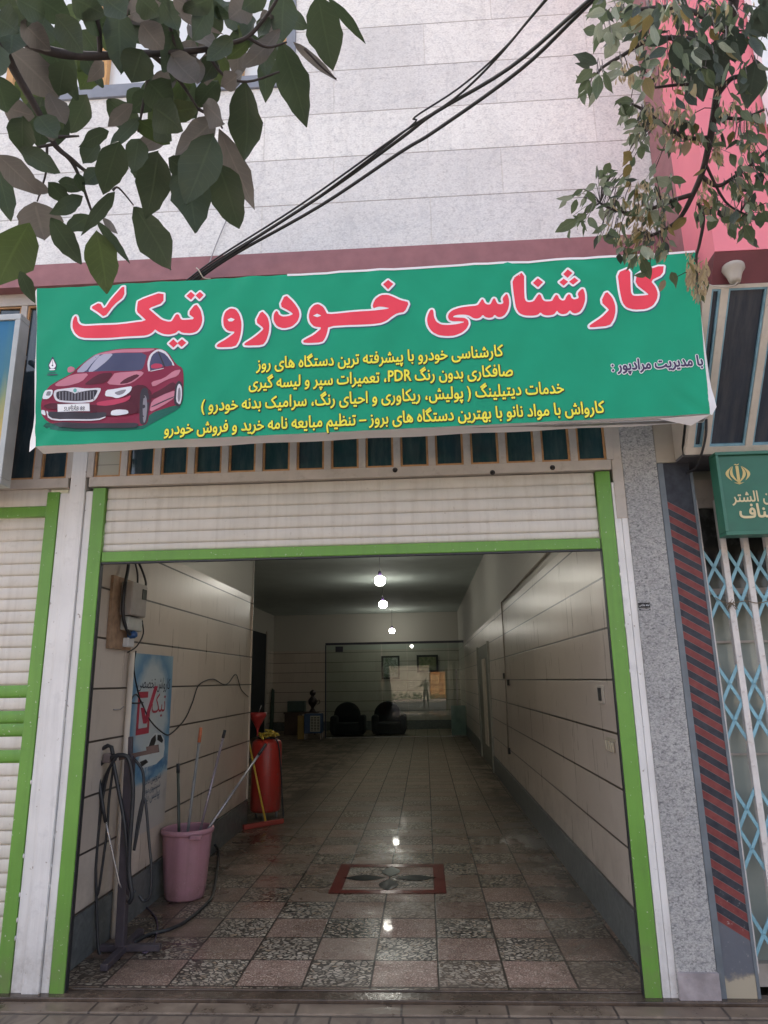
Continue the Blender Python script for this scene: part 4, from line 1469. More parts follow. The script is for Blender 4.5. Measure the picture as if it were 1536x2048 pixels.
for x0, x1 in ((-1.05, .78), (.79, 1.62), (1.63, 2.98)):
    b = MB(); b.quad([(x0, YP, .02), (x1, YP, .02), (x1, YP, 2.94), (x0, YP, 2.94)]); b.build('glass_panel', MT['pglass'], GP)
b = MB(); b.quad([(2.99, YP, .02), (3.50, YP, .02), (3.50, YP, 2.94), (2.99, YP, 2.94)]); dr = b.build('glass_door', MT['pglass'], GP)
b = MB(); b.box((3.0, YP + .02, .03), (3.47, YP + .03, .95)); b.build('frosted_panel', M('frosted_film', (.36, .42, .40), .5), dr)
b = MB(); b.box((3.20, YP - .05, .95), (3.24, YP - .02, 2.1)); b.build('handle', MT['steel'], dr)
b = MB(); b.box((-1.09, YP - .03, 2.945), (3.50, YP + .03, 3.02)); b.box((-1.10, YP - .02, 0), (-1.06, YP + .02, 2.944)); b.box((-.75, YP - .04, 2.72), (-.50, YP + .04, 2.9)); b.build('top_rail', M('dark_rail', (.02, .025, .05), .4), GP)
b = MB(); b.box((-1.06, YP - .02, .0), (3.49, YP + .02, .018)); b.build('bottom_rail', MT['steel'], GP)

# furniture at the back
def armchair(x, y, label):
    t = thing('armchair', label, 'armchair', (x, y, 0), 'dark armchairs behind the partition')
    fm = bpy.data.materials.get('dark_blue_upholstery') or M('dark_blue_upholstery', (.006, .010, .014), .9, .2, 8)
    b = MB(); b.box((x - .55, y - .45, .05), (x + .55, y + .4, .42)); b.build('seat', fm, t, bevel=.06)
    b = MB(); b.lathe([(.01, -.12), (.40, -.12), (.46, -.06), (.46, .08), (.40, .14), (.01, .14)], (x - .08, y + .32, .62), 24, 0, (0, 1, 0)); b.build('backrest', fm, t)
    for s_ in (-1, 1):
        b = MB(); b.box((x + s_ * .36, y - .47, .1), (x + s_ * .58, y + .3, .66)); b.build('armrest', fm, t, bevel=.08)
    return t


armchair(-.42, 19.4, 'dark blue armchair behind the glass, beside the air cooler')
armchair(.95, 19.5, 'dark blue armchair behind the glass, under the left picture')
PC = thing('framed_picture', 'upright framed picture of a plant on the back wall', 'picture', (.9, 21.9, 2.25), 'pictures on the back wall')
b = MB(); b.box((.56, 21.94, 1.82), (1.25, 21.97, 2.68)); b.build('frame', MT['dark'], PC)
g = NG('plant_print'); p = g.pos(); g.col(g.ramp(g.noise(p, 5, 4, .6, 1), [(.4, (.35, .36, .33)), (.5, (.10, .13, .08)), (.6, (.4, .4, .36))])); g.rough(.4)
b = MB(); b.box((.63, 21.93, 1.89), (1.18, 21.939, 2.61)); b.build('print', g.mat, PC)
PC = thing('framed_picture', 'wide dark framed green picture on the back wall, right of the upright one', 'picture', (2.3, 21.9, 2.37), 'pictures on the back wall')
b = MB(); b.box((1.90, 21.94, 2.05), (2.71, 21.97, 2.69)); b.build('frame', MT['dark'], PC)
g = NG('green_print'); p = g.pos(); g.col(g.ramp(g.noise(p, 7, 4, .6), [(.35, (.10, .13, .05)), (.5, (.2, .2, .1)), (.65, (.3, .27, .16))])); g.rough(.4)
b = MB(); b.box((1.98, 21.93, 2.12), (2.63, 21.939, 2.61)); b.build('print', g.mat, PC)
# air cooler
AC = thing('air_cooler', 'blue box air cooler with a cream grille on thin legs, left of the partition', 'air cooler', (-1.42, 18.2, 0))
b = MB(); b.box((-1.70, 18.0, .18), (-1.14, 18.45, .78)); b.build('cabinet', M('blue_cabinet', (.03, .07, .16), .5), AC, bevel=.02)
b = MB(); b.box((-1.50, 17.985, .24), (-1.18, 17.999, .72)); gr = b.build('grille', M('cream_grille', (.45, .44, .36), .5), AC)
b = MB()
for k in range(3):
    for j in range(9):
        b.box((-1.475 + k * .10, 17.978, .275 + j * .047), (-1.40 + k * .10, 17.984, .30 + j * .047))
b.build('louvre', MT['dark'], gr)
for xx in (-1.67, -1.17):
    for yy in (18.03, 18.42):
        b = MB(); b.bar((xx, yy, 0), (xx, yy, .18), .03, .03); b.build('leg', MT['steel'], AC)
b = MB(); b.box((-1.93, 18.15, 0), (-1.72, 18.25, .72)); tag(b.build('cardboard_piece', M('ochre_board', (.30, .20, .06), .7)), 'ochre board standing against the blue air cooler', 'board')
DK = thing('desk', 'brown wooden desk against the back wall left of the partition', 'desk', (-2.3, 20.2, 0))
dm = M('dark_brown_wood', (.08, .05, .035), .6, .2, 6)
b = MB(); b.box((-2.75, 19.9, .70), (-1.6, 20.6, .75)); b.build('desk_top', dm, DK)
b = MB(); b.box((-2.72, 19.95, 0), (-2.2, 20.55, .699)); b.build('drawer_unit', dm, DK)
for yy in (19.95, 20.5):
    b = MB(); b.box((-1.68, yy, 0), (-1.63, yy + .05, .699)); b.build('leg', dm, DK)
b = MB(); b.box((-2.66, 20.1, .76), (-2.05, 20.45, 1.12)); b.box((-2.5, 20.15, .751), (-2.2, 20.4, .759)); tag(b.build('printer', M('teal_grey_plastic', (.05, .085, .075), .4), bevel=.03), 'teal grey boxy printer on the brown desk', 'printer')
SV = thing('samovar', 'small dark samovar on the brown desk beside the printer', 'samovar', (-1.78, 20.2, .75))
b = MB(); b.lathe([(.001, 0), (.13, .0), (.10, .05), (.05, .12), (.06, .16), (.15, .28), (.16, .40), (.08, .50), (.05, .54), (.11, .60), (.11, .68), (.04, .74), (.001, .76)], (-1.78, 20.2, .751), 20); b.build('urn', M('dark_metal', (.05, .04, .04), .3, .1, 6, 0, 60, .6), SV)
b = MB(); b.tube(catmull([(-1.63, 20.2, 1.1), (-1.55, 20.2, 1.15), (-1.53, 20.2, 1.05), (-1.62, 20.2, 1.0)]), .014, 6); b.build('handle', MT['dark'], SV)
b = MB(); b.bar((-3.55, 21.6, .0), (-3.55, 21.93, 1.5), .5, .03, (1, 0, 0)); tag(b.build('leaning_board', M('green_board', (.03, .06, .045), .6)), 'dark green board leaning in the back left corner', 'board')
DD = thing('side_doorway', 'dark doorway in the far left wall of the hall', 'door', (-3.6, 15.5, 0))
b = MB(); b.box((-3.599, 14.6, 0), (-3.58, 20.6, 3.5)); b.build('opening', plain('doorway_shade', (.008, .014, .02), .7), DD)  # near-black sheet on the wall, the dark inside is put into its colour
b = MB(); b.box((-3.6, 20.61, 0), (-3.55, 20.75, 3.6)); b.box((-3.6, 14.5, 0), (-3.55, 14.59, 3.6)); b.build('jamb', MT['frame'], DD)

# ------------------------------------------------------------------ right wall fittings
XR = 3.507
RD = thing('side_door', 'pale narrow door in the right hand wall deep in the hall', 'door', (XR, 11, 0))
b = MB(); b.box((XR - .004, 9.75, 0), (XR, 12.5, 2.5)); b.build('opening', M('door_dark', (.16, .16, .13), .6), RD)
b = MB(); b.box((XR - .03, 10.6, .4), (XR - .005, 11.3, 2.2)); b.build('door_leaf', M('cream_door', (.52, .45, .36), .4), RD)
b = MB(); b.box((XR - .04, 9.65, 0), (XR, 9.75, 2.52)); b.box((XR - .04, 12.5, 0), (XR, 12.6, 2.52)); b.build('jamb', M('jamb', (.30, .30, .26), .6), RD)
CD = thing('wall_conduit', 'grey cable conduit climbing the right hand wall', 'conduit', (XR, 6.3, 2.7))
b = MB(); q = [at(1100, 1100, 'x', XR - .02), at(1003, 1204, 'x', XR - .02), at(1010, 1330, 'x', XR - .02), at(1017, 1505, 'x', XR - .02)]
b.tube(q, .011, 6); b.build('pipe', M('grey_conduit', (.34, .30, .25), .6), CD)
b = MB()
for px, py in ((1008, 1352), (1016, 1365), (1018, 1502)):
    w_ = at(px, py, 'x', XR - .02); b.box((XR - .035, w_.y - .035, w_.z - .045), (XR - .001, w_.y + .035, w_.z + .045))
b.build('junction_box', MT['dark'], CD)
b = MB(); q0 = at(1186, 1320, 'x', XR); q1 = at(1203, 1360, 'x', XR)
SW = thing('wall_switch', 'cream wall switch frame with dark centre on the right hand wall', 'switch', (XR, .82, 1.65))
b.box((XR - .012, .73, 1.585), (XR, .92, 1.72)); b.build('frame', M('cream_switch', (.5, .45, .39), .4), SW, bevel=.003)
b = MB(); b.box((XR - .016, .79, 1.605), (XR - .0125, .88, 1.70)); b.build('rocker', plain('dark_switch', (.05, .05, .05), .4), SW)
HK = thing('hook_rack', 'row of cream hooks on the right hand wall', 'hooks', (XR, .68, 1.3))
hm = M('ivory_plastic', (.44, .385, .29), .45)
b = MB(); b.box((XR - .006, .56, 1.335), (XR, .80, 1.352)); b.build('rail', hm, HK)
for k in range(4):
    yy = .585 + k * .062
    b = MB(); b.box((XR - .022, yy - .014, 1.262), (XR - .0065, yy + .014, 1.334)); b.build('hook', hm, HK, bevel=.007)

# ------------------------------------------------------------------ left wall: meter board
XL = -.153
EB = thing('meter_board', 'wooden board with electric meter, plugs and black cables on the left wall', 'meter board', (XL, .7, 2.3))
b = MB(); b.box((XL, .49, 2.045), (XL + .022, .88, 2.59)); b.build('backboard', MT['wood'], EB)
b = MB(); b.box((XL + .023, .62, 2.30), (XL + .12, .90, 2.56)); mb_ = b.build('meter_box', M('grey_meter', (.30, .27, .25), .5, .1, 9), EB, bevel=.01)
b = MB(); b.box((XL + .023, .65, 2.19), (XL + .09, .92, 2.295)); b.build('breaker_cover', M('light_grey_plastic', (.42, .42, .39), .5), EB, bevel=.01)
b = MB(); b.box((XL + .121, .80, 2.44), (XL + .125, .88, 2.52)); b.build('meter_glass', glass_dark('meter_glass', (.06, .07, .07), .05), mb_)
b = MB(); b.lathe([(.001, 0), (.028, .0), (.03, .05), (.018, .07), (.001, .072)], (XL + .05, .745, 2.155), 12, 0, (1, .2, .1)); b.build('blue_plug', plain('blue_plug', (.02, .07, .20), .4), EB)
b = MB(); b.box((XL + .023, .72, 2.065), (XL + .07, .83, 2.135)); b.build('white_socket', M('white_plastic', (.55, .54, .54), .4), EB, bevel=.006)
b = MB()
b.tube(catmull([(XL + .03, .72, 2.80), (XL + .05, .66, 2.66), (XL + .06, .60, 2.50), (XL + .06, .60, 2.33), (XL + .07, .64, 2.22), (XL + .08, .70, 2.165), (XL + .07, .74, 2.16)]), .013, 8)
b.tube(catmull([(XL + .03, .78, 2.80), (XL + .05, .84, 2.66), (XL + .05, .86, 2.56)]), .008, 6)
b.tube(catmull([(XL + .03, .82, 2.80), (XL + .04, .95, 2.70), (XL + .06, 1.0, 2.60), (XL + .07, .96, 2.55), (XL + .1, .92, 2.54)]), .010, 6)
b.tube(catmull([(XL + .09, .9, 2.28), (XL + .07, .99, 2.18), (XL + .04, .95, 2.08), (XL + .01, .86, 2.03)]), .006, 6)
b.build('cable', MT['rubber'], EB)

# cream pole leaning on the wall
PL = MB(); PL.tube([(XL + .035, .895, 0), (XL + .03, .895, 2.03)], .022, 12)
tag(PL.build('cream_pole', M('cream_pvc', (.58, .50, .42), .5, .08, 6, dirt=.3)), 'tall cream pole standing against the left wall by the poster', 'pole')

# poster
PO = thing('wall_poster', 'blue and white car wash poster with red tick mark on the left wall', 'poster', (XL, 1.4, 1.3))
g = NG('poster_print')
p = g.pos(); x, y, z = g.sep(p)
u = g.math('DIVIDE', g.math('SUBTRACT', y, .97), .90); v = g.math('DIVIDE', g.math('SUBTRACT', z, .60), 1.42)
du = g.math('SUBTRACT', u, .52); dv = g.math('MULTIPLY', g.math('SUBTRACT', v, .66), 1.25)
r = g.math('SQRT', g.math('ADD', g.math('MULTIPLY', du, du), g.math('MULTIPLY', dv, dv)))
r = g.math('ADD', r, g.math('MULTIPLY', g.math('SUBTRACT', g.noise(p, 6, 4), .5), .18))
c = g.ramp(r, [(.0, (.46, .49, .49)), (.34, (.40, .46, .49)), (.46, (.09, .22, .36)), (.62, (.26, .38, .46))])
low = g.math('SUBTRACT', 1, g.step(g.math('ADD', v, g.math('MULTIPLY', g.noise(p, 5, 3), .12)), .33, .36))
c = g.mix(low, c, (.42, .39, .37))
spl = g.math('MULTIPLY', g.math('SUBTRACT', 1, g.step(g.math('ABSOLUTE', g.math('SUBTRACT', v, .36)), .02, .06)), g.step(g.noise(p, 14, 4), .45, .55))
c = g.mix(g.math('MULTIPLY', spl, .7), c, (.04, .13, .27))
g.col(c); g.rough(.35)
b = MB(); b.box((XL, .95, .60), (XL + .006, 1.88, 2.03)); b.build('sheet', g.mat, PO)
NXW = Vector((1, 0, 0))


def po(u_, v_, d=.008):
    return (XL + d, .97 + u_ * .90, .60 + v_ * 1.42)


b = MB(); letter(b, "کارواش تخصصی", po(.14, .815), po(.95, .80), Vector((0, 0, 1)), NXW, .02, 0, .0, True, 1.25)
b.build('title', plain('poster_black', (.03, .035, .05), .5), PO)
b = MB()
letter(b, "تیک", po(.50, .665), po(.86, .665), Vector((0, 0, 1)), NXW, .03, 0, .0, True, 1.15)
for a_, c_ in (((.17, .58), (.22, .77)), ((.42, .58), (.47, .70)), ((.17, .55), (.47, .585)), ((.17, .755), (.40, .79))):
    p0, p1 = po(*a_), po(*c_)
    b.quad([(p0[0], p0[1], p0[2]), (p0[0], p1[1], p0[2]), (p0[0], p1[1], p1[2]), (p0[0], p0[1], p1[2])])
for pa, pb in (((.25, .70), (.33, .61)), ((.33, .61), (.55, .82))):
    b.bar(po(*pa, .0095), po(*pb, .0095), .002, .05, (1, 0, 0))
b.build('tick_mark', plain('poster_red', (.36, .035, .06), .5), PO)
b = MB()
car = [(.25, .40), (.30, .43), (.42, .45), (.52, .52), (.62, .545), (.78, .535), (.88, .49), (.90, .44), (.88, .39), (.70, .36), (.4, .36)]
b.quad([po(*q) for q in car], 0)
b.quad([po(q[0], q[1], .009) for q in [(.45, .45), (.54, .515), (.64, .535), (.66, .50), (.60, .455)]], 1)
b.quad([po(q[0], q[1], .009) for q in [(.69, .50), (.69, .53), (.78, .525), (.85, .49), (.82, .475)]], 1)
b.quad([po(q[0], q[1], .009) for q in [(.30, .40), (.44, .405), (.50, .385), (.36, .37)]], 1)
b.build('car_picture', [plain('poster_white_car', (.52, .55, .56), .4), MT['dark']], PO)
b = MB()
for k, (t_, vv) in enumerate((("سرویس کامل", .26), ("شستشوی موتور", .21), ("پولیش بدنه", .16))):
    letter(b, t_, po(.42, vv), po(.84, vv + .012), Vector((0, 0, 1)), NXW, .01, 0, .0, True, 1.3)
b.build('small_print', plain('poster_slate', (.05, .09, .14), .5), PO)

# black wire sagging along the left wall
b = MB()
b.tube(catmull([at(*q, 'x', XL + .01) for q in ((272, 1302), (268, 1340), (280, 1400), (285, 1405), (262, 1405), (275, 1390), (300, 1440), (330, 1468), (345, 1465), (370, 1438), (385, 1405), (398, 1370), (425, 1358), (445, 1368), (457, 1366), (472, 1349), (482, 1378), (497, 1394))]), .006, 6)
tag(b.build('wall_wire', MT['rubber']), 'thin black wire sagging along the left wall past the poster', 'wire')
b = MB(); b.tube([(XL, .70, 1.60), (XL + .01, .80, 1.597), (XL + .03, .81, 1.62)], .005, 6)
tag(b.build('wall_hook', MT['steel']), 'small bent metal hook on the left wall near the cream pole', 'hook')

# ------------------------------------------------------------------ hose stand with spray gun and hoses
HS = thing('hose_stand', 'purple grey steel hose stand just inside the left jamb', 'stand', (.06, .63, 0))
pm = M('purple_grey_steel', (.055, .045, .055), .5, .2, 12, dirt=.5, dirtc=(.08, .045, .03))
b = MB(); b.bar((.055, .63, .03), (.03, .63, 1.28), .062, .062, (0, 1, 0)); b.bar((.03, .63, 1.28), (.025, .63, 1.41), .03, .03, (0, 1, 0)); b.build('column', pm, HS, bevel=.005)
b = MB(); b.bar((-.09, .63, .03), (.33, .64, .03), .05, .04); b.bar((.06, .96, .025), (.09, .30, .025), .05, .04); b.build('base', pm, HS, bevel=.004)
b = MB(); b.bar((-.05, .63, 1.26), (.22, .64, 1.31), .022, .03); b.bar((.15, .635, 1.31), (.235, .64, 1.325), .02, .055); b.build('arm', M('brown_arm', (.10, .06, .05), .6), HS)
GN = thing('spray_gun', 'black pressure washer gun with square handle hung on the hose stand', 'spray gun', (-.2, .6, 1.3))
b = MB()
b.tube([at(x, y, 'y', .58) for x, y in ((186, 1512), (192, 1504), (216, 1491), (223, 1494), (228, 1520))], .015, 8)
b.tube([at(x, y, 'y', .58) for x, y in ((185, 1508), (188, 1530), (197, 1560), (206, 1615), (211, 1645))], [.012, .015, .017, .013, .012], 8)
b.tube([at(x, y, 'y', .58) for x, y in ((195, 1535), (206, 1524), (226, 1517))], .014, 8)
b.build('grip', MT['rubber'], GN)
b = MB(); q = at(216, 1517, 'y', .575); b.box((q.x - .035, .555, q.z - .03), (q.x + .025, .60, q.z + .035)); b.build('valve_body', M('brown_grey_plastic', (.17, .13, .125), .5), GN, bevel=.01)
b = MB(); b.tube([at(211, 1640, 'y', .58), at(216, 1665, 'y', .58), at(238, 1765, 'y', .6), at(258, 1802, 'y', .62)], .007, 8); b.build('lance', M('steel_tube', (.4, .38, .38), .3, .1, 10, 0, 60, .8), GN)


def hose(label, pts, r=.011, y=.6, name='hose', mat='rubber', grp='hoses at the stand'):
    b = MB()
    b.tube(catmull([at(q[0], q[1], 'y', y if len(q) < 3 else q[2]) for q in pts], 6), r, 8)
    return tag(b.build(name, MT[mat]), label, 'hose', grp)


hose('black hose looping from the stand arm down the far left to the floor', [(235, 1512, .55), (222, 1530, .55), (205, 1570), (197, 1640), (192, 1720), (193, 1800), (195, 1870), (200, 1908), (222, 1916), (245, 1912)], .010)
hose('black hose crossing from the arm to a narrow loop left of the column', [(228, 1525), (218, 1600), (215, 1650), (205, 1730), (195, 1790), (192, 1740), (196, 1680), (205, 1600), (218, 1540), (232, 1518)], .0095)
hose('thick black hose hanging close along the column of the stand', [(222, 1516, .55), (240, 1510, .55), (258, 1520, .56), (266, 1580, .56), (260, 1680, .56), (258, 1740, .56), (264, 1790, .56), (258, 1806, .57)], .015)
hose('black hose slanting from the arm down into the base of the stand', [(226, 1520, .57), (235, 1570, .57), (248, 1640, .57), (254, 1700, .57), (259, 1770, .57), (270, 1785, .58)], .014)
hose('black hose drooping right of the column beside the bucket', [(270, 1520), (286, 1545), (286, 1600), (276, 1660), (268, 1700), (280, 1620), (290, 1600), (298, 1680), (303, 1740), (300, 1790), (288, 1802), (278, 1790)], .010)
b = MB()
b.tube(catmull([at(x, y, 'z', .014) for x, y in ((268, 1885), (300, 1868), (340, 1858), (375, 1840), (410, 1810), (425, 1790), (433, 1750), (437, 1715), (436, 1700))] + [at(430, 1690, 'x', -.05)], 6), .013, 8)
tag(b.build('floor_hose', MT['rubber']), 'black hose curving over the wet floor round the pink bucket', 'hose')
b = MB(); b.tube(catmull([at(x, y, 'z', .01) for x, y in ((290, 1812), (308, 1830), (315, 1850), (310, 1880), (296, 1903), (285, 1905))], 6), .006, 6)
tag(b.build('violet_cord_piece', M('violet_cord', (.07, .05, .08), .5)), 'thin violet cord curling on the floor beside the stand base', 'cord')

# ------------------------------------------------------------------ pink bucket with sticks
BC = Vector((.078, 1.85, 0))
kr = lambda pr: [(r * .95, z) for r, z in pr]
BK = thing('pink_bucket', 'tall dusty pink plastic bucket full of sticks by the left wall', 'bucket', BC)
pk = worn('dusty_pink_plastic', (.40, .20, .245), .42, .35, (.22, .12, .13), .6, (.5, .34, .36), 60, .68)
b = MB(); b.lathe(kr([(.001, .004), (.165, .004), (.176, .02), (.19, .12), (.208, .34), (.222, .52)]), BC, 48, 0, (0, 0, 1), .016, 9)
b.lathe(kr([(.216, .52), (.202, .34), (.184, .12), (.17, .03), (.001, .028)]), BC, 48); b.build('body', pk, BK)
b = MB(); b.lathe(kr([(.222, .515), (.236, .517), (.240, .54), (.234, .556), (.222, .56), (.215, .55), (.215, .52)]), BC, 48); b.build('rim', pk, BK)
b = MB(); b.box((BC.x + .1, BC.y - .255, .50), (BC.x + .2, BC.y - .20, .535)); b.build('handle', pk, BK, bevel=.008)


def stick(label, p0, p1, r, mat, capm, caplen, y0, y1):
    a, c = at(*p0, 'y', y0), at(*p1, 'y', y1)
    d = (a - c).normalized()
    t = thing('mop_stick', label, 'stick', c, 'sticks in the pink bucket')
    # run the stick on to the bottom of the bucket
    end = c - d * (max(0, (c.z - .06)) / max(d.z, .2)) * .8
    b = MB(); b.tube([end, a - d * caplen], r, 10); b.build('shaft', mat, t)
    b = MB(); b.tube([a - d * caplen, a], [r * 1.25, r * 1.1], 10); b.build('grip', capm, t)


stick('short dark green stick upright in the pink bucket', (356, 1527), (358, 1668), .013, M('dark_green_shaft', (.05, .06, .05), .4), MT['rubber'], .08, 1.86, 1.86)
stick('grey stick with an orange grip in the pink bucket', (402, 1455), (375, 1668), .013, M('grey_shaft', (.22, .22, .22), .4), M('orange_grip', (.50, .15, .07), .5), .13, 1.95, 1.9)
stick('slim silver mauve stick with a dark tip in the pink bucket', (450, 1460), (400, 1662), .012, M('mauve_shaft', (.26, .22, .25), .3, .1, 6, 0, 60, .4), MT['rubber'], .07, 1.92, 1.86)
stick('long silver stick leaning far right out of the pink bucket', (532, 1488), (418, 1655), .012, M('silver_shaft', (.30, .29, .31), .3, .1, 6, 0, 60, .5), MT['rubber'], .12, 2.2, 1.9)

# ------------------------------------------------------------------ red drum and things on it
RB = Vector((-.01, 5.28, 0))
RDm = thing('red_drum', 'tall red steel drum behind the end of the left wall', 'drum', RB)
rm = worn('red_drum_paint', (.42, .032, .024), .35, .4, (.16, .03, .02), .8, (.12, .10, .09), 26, .66)
b = MB(); b.lathe([(.001, .10), (.19, .10), (.205, .13), (.205, .95), (.19, .99), (.15, 1.02), (.001, 1.03)], RB, 32); b.build('body', rm, RDm)
b = MB(); b.lathe([(.001, 1.028), (.13, 1.03), (.13, 1.055), (.001, 1.06)], RB, 24); b.build('lid', MT['rubber'], RDm)
b = MB()
for k in range(3):
    t_ = k * 2.09 + .6
    b.tube([RB + Vector((.16 * cos(t_), .16 * sin(t_), 0)), RB + Vector((.16 * cos(t_), .16 * sin(t_), .12))], .018, 8)
b.build('foot', MT['steel'], RDm)
b = MB(); b.tube(catmull([RB + Vector((.05, -.1, 1.04)), RB + Vector((.17, -.12, 1.0)), RB + Vector((.215, -.1, .7)), RB + Vector((.24, -.08, .3)), RB + Vector((.26, -.1, .02)), RB + Vector((.2, -.2, .015))]), .010, 8)
tag(b.build('drum_hose', MT['rubber']), 'dark hose hanging down the right side of the red drum', 'hose')
FC = at(515, 1466, 'y', 5.2)
FN = thing('red_funnel', 'red plastic funnel standing above the red drum', 'funnel', FC)
b = MB(); b.lathe([(.012, -.04), (.014, .04), (.035, .09), (.10, .20), (.115, .22), (.117, .27), (.11, .27), (.10, .215), (.03, .10)], FC, 24); b.build('cone', M('red_plastic', (.36, .03, .03), .4), FN)
b = MB(); b.tube([FC + Vector((.01, 0, .27)), FC + Vector((.045, 0, .37))], .006, 6); b.build('metal_rod', MT['steel'], FN)
b = MB()
random.seed(9)
for k in range(14):
    c0 = RB + Vector((random.uniform(-.12, .16), random.uniform(-.15, -.02), 1.075 + random.uniform(0, .035)))
    d = Vector((random.uniform(-.5, 1), random.uniform(-.3, .3), random.uniform(-.25, .35))).normalized()
    b.tube([c0, c0 + d * .05, c0 + d * .10 + Vector((0, 0, -.01))], [.02, .022, .008], 7)
tag(b.build('yellow_gloves', M('yellow_rubber', (.42, .31, .04), .5, .2, 20)), 'crumpled yellow gloves lying on the red drum lid', 'gloves')
SQ = thing('floor_squeegee', 'red floor squeegee with a yellow handle leaning in front of the drum', 'squeegee', (.1, 4.75, 0))
b = MB(); b.tube([at(493, 1462, 'y', 5.0), (.115, 4.78, .03)], .013, 10); b.build('handle', M('yellow_shaft', (.55, .38, .05), .4), SQ)
b = MB(); b.tube([at(490, 1453, 'y', 5.0), at(494, 1468, 'y', 5.0)], .015, 8); b.build('grip', MT['rubber'], SQ)
b = MB(); b.bar((-.12, 4.55, .035), (.30, 4.95, .035), .05, .05); b.bar((-.12, 4.55, .006), (.30, 4.95, .006), .02, .012); b.build('blade', M('red_blade', (.34, .06, .045), .5), SQ, bevel=.005)
# soap and sludge patch by the stand
# ------------------------------------------------------------------ trees
def leaf(mb, B, T, w, nrm, mi, fold=.25, droop=.12, prof=.75, seg=8, curl=0, pw=.85, twigs=None):
    B, T = Vector(B), Vector(T)
    if twigs:                                        # leaf stalk back to the nearest twig
        q = min(twigs, key=lambda k: (k - B).length_squared)
        if .01 < (q - B).length < .30:
            e = (q - B).cross(nrm)
            if e.length > 1e-4:
                e = e.normalized() * .0011
                mid = (q + B) / 2 + Vector((0, 0, .12 * (q - B).length))
                mb.add([B - e, B + e, mid + e, mid - e, q + e, q - e], [(0, 1, 2, 3), (3, 2, 4, 5)], 6)
    d = T - B
    L = d.length
    d.normalize()
    side = d.cross(nrm)
    if side.length < .05:
        side = d.cross(Vector((0, 0, 1)))
    side.normalize()
    n = side.cross(d).normalized()
    vs, uv, fs = [], [], []
    for i in range(seg + 1):
        t = i / seg
        ww = w * .5 * max(.012, sin(pi * t ** prof)) ** pw
        c = B + d * (L * t) - n * (droop * L * 4 * t * (1 - t)) * .5
        wob = .16 * w * sin(t * 9 + curl * 7)
        wl, wr = ww * random.uniform(.90, 1.08), ww * random.uniform(.90, 1.08)
        tw = curl * (t - .3)
        sv = side * cos(tw) + n * sin(tw)
        nv = n * cos(tw) - side * sin(tw)
        vs += [c - sv * wl * cos(fold) + nv * (ww * sin(fold) + wob * .4), c, c + sv * wr * cos(fold) + nv * (ww * sin(fold) - wob * .4)]
        uv += [(-1, t), (0, t), (1, t)]
    for i in range(seg):
        a = i * 3
        fs += [(a, a + 1, a + 4, a + 3), (a + 1, a + 2, a + 5, a + 4)]
    mb.add(vs, fs, mi, True, uv)


def leaf_mat(name, c, c2, vein=.35, trans=.25):
    g = NG(name)
    u_, v_, _ = g.sep(g.uv())
    p = g.pos()
    au = g.math('ABSOLUTE', u_)
    sv = g.math('ABSOLUTE', g.math('SUBTRACT', g.math('FRACT', g.math('SUBTRACT', g.math('MULTIPLY', v_, 9), g.math('MULTIPLY', au, 1.6))), .5))
    side = g.math('SUBTRACT', 1, g.step(sv, .02, .09))
    mid = g.math('SUBTRACT', 1, g.step(au, .03, .09))
    vn = g.math('MAXIMUM', mid, g.math('MULTIPLY', side, .5))
    base = g.ramp(g.noise(p, 14, 4), [(.35, c), (.65, c2)])
    g.col(g.mix(g.math('MULTIPLY', vn, vein), base, mul(c2, 1.9)))
    g.rough(.55)
    tr = g.n('ShaderNodeBsdfTranslucent'); tr.inputs[0].default_value = (*mul(c2, 1.3), 1)
    mx = g.n('ShaderNodeMixShader'); mx.inputs[0].default_value = trans
    out = g.t.nodes['Material Output']
    g.l(g.b.outputs[0], mx.inputs[1]); g.l(tr.outputs[0], mx.inputs[2]); g.l(mx.outputs[0], out.inputs[0])
    g.bump(vn, .001, .4)
    return g.mat


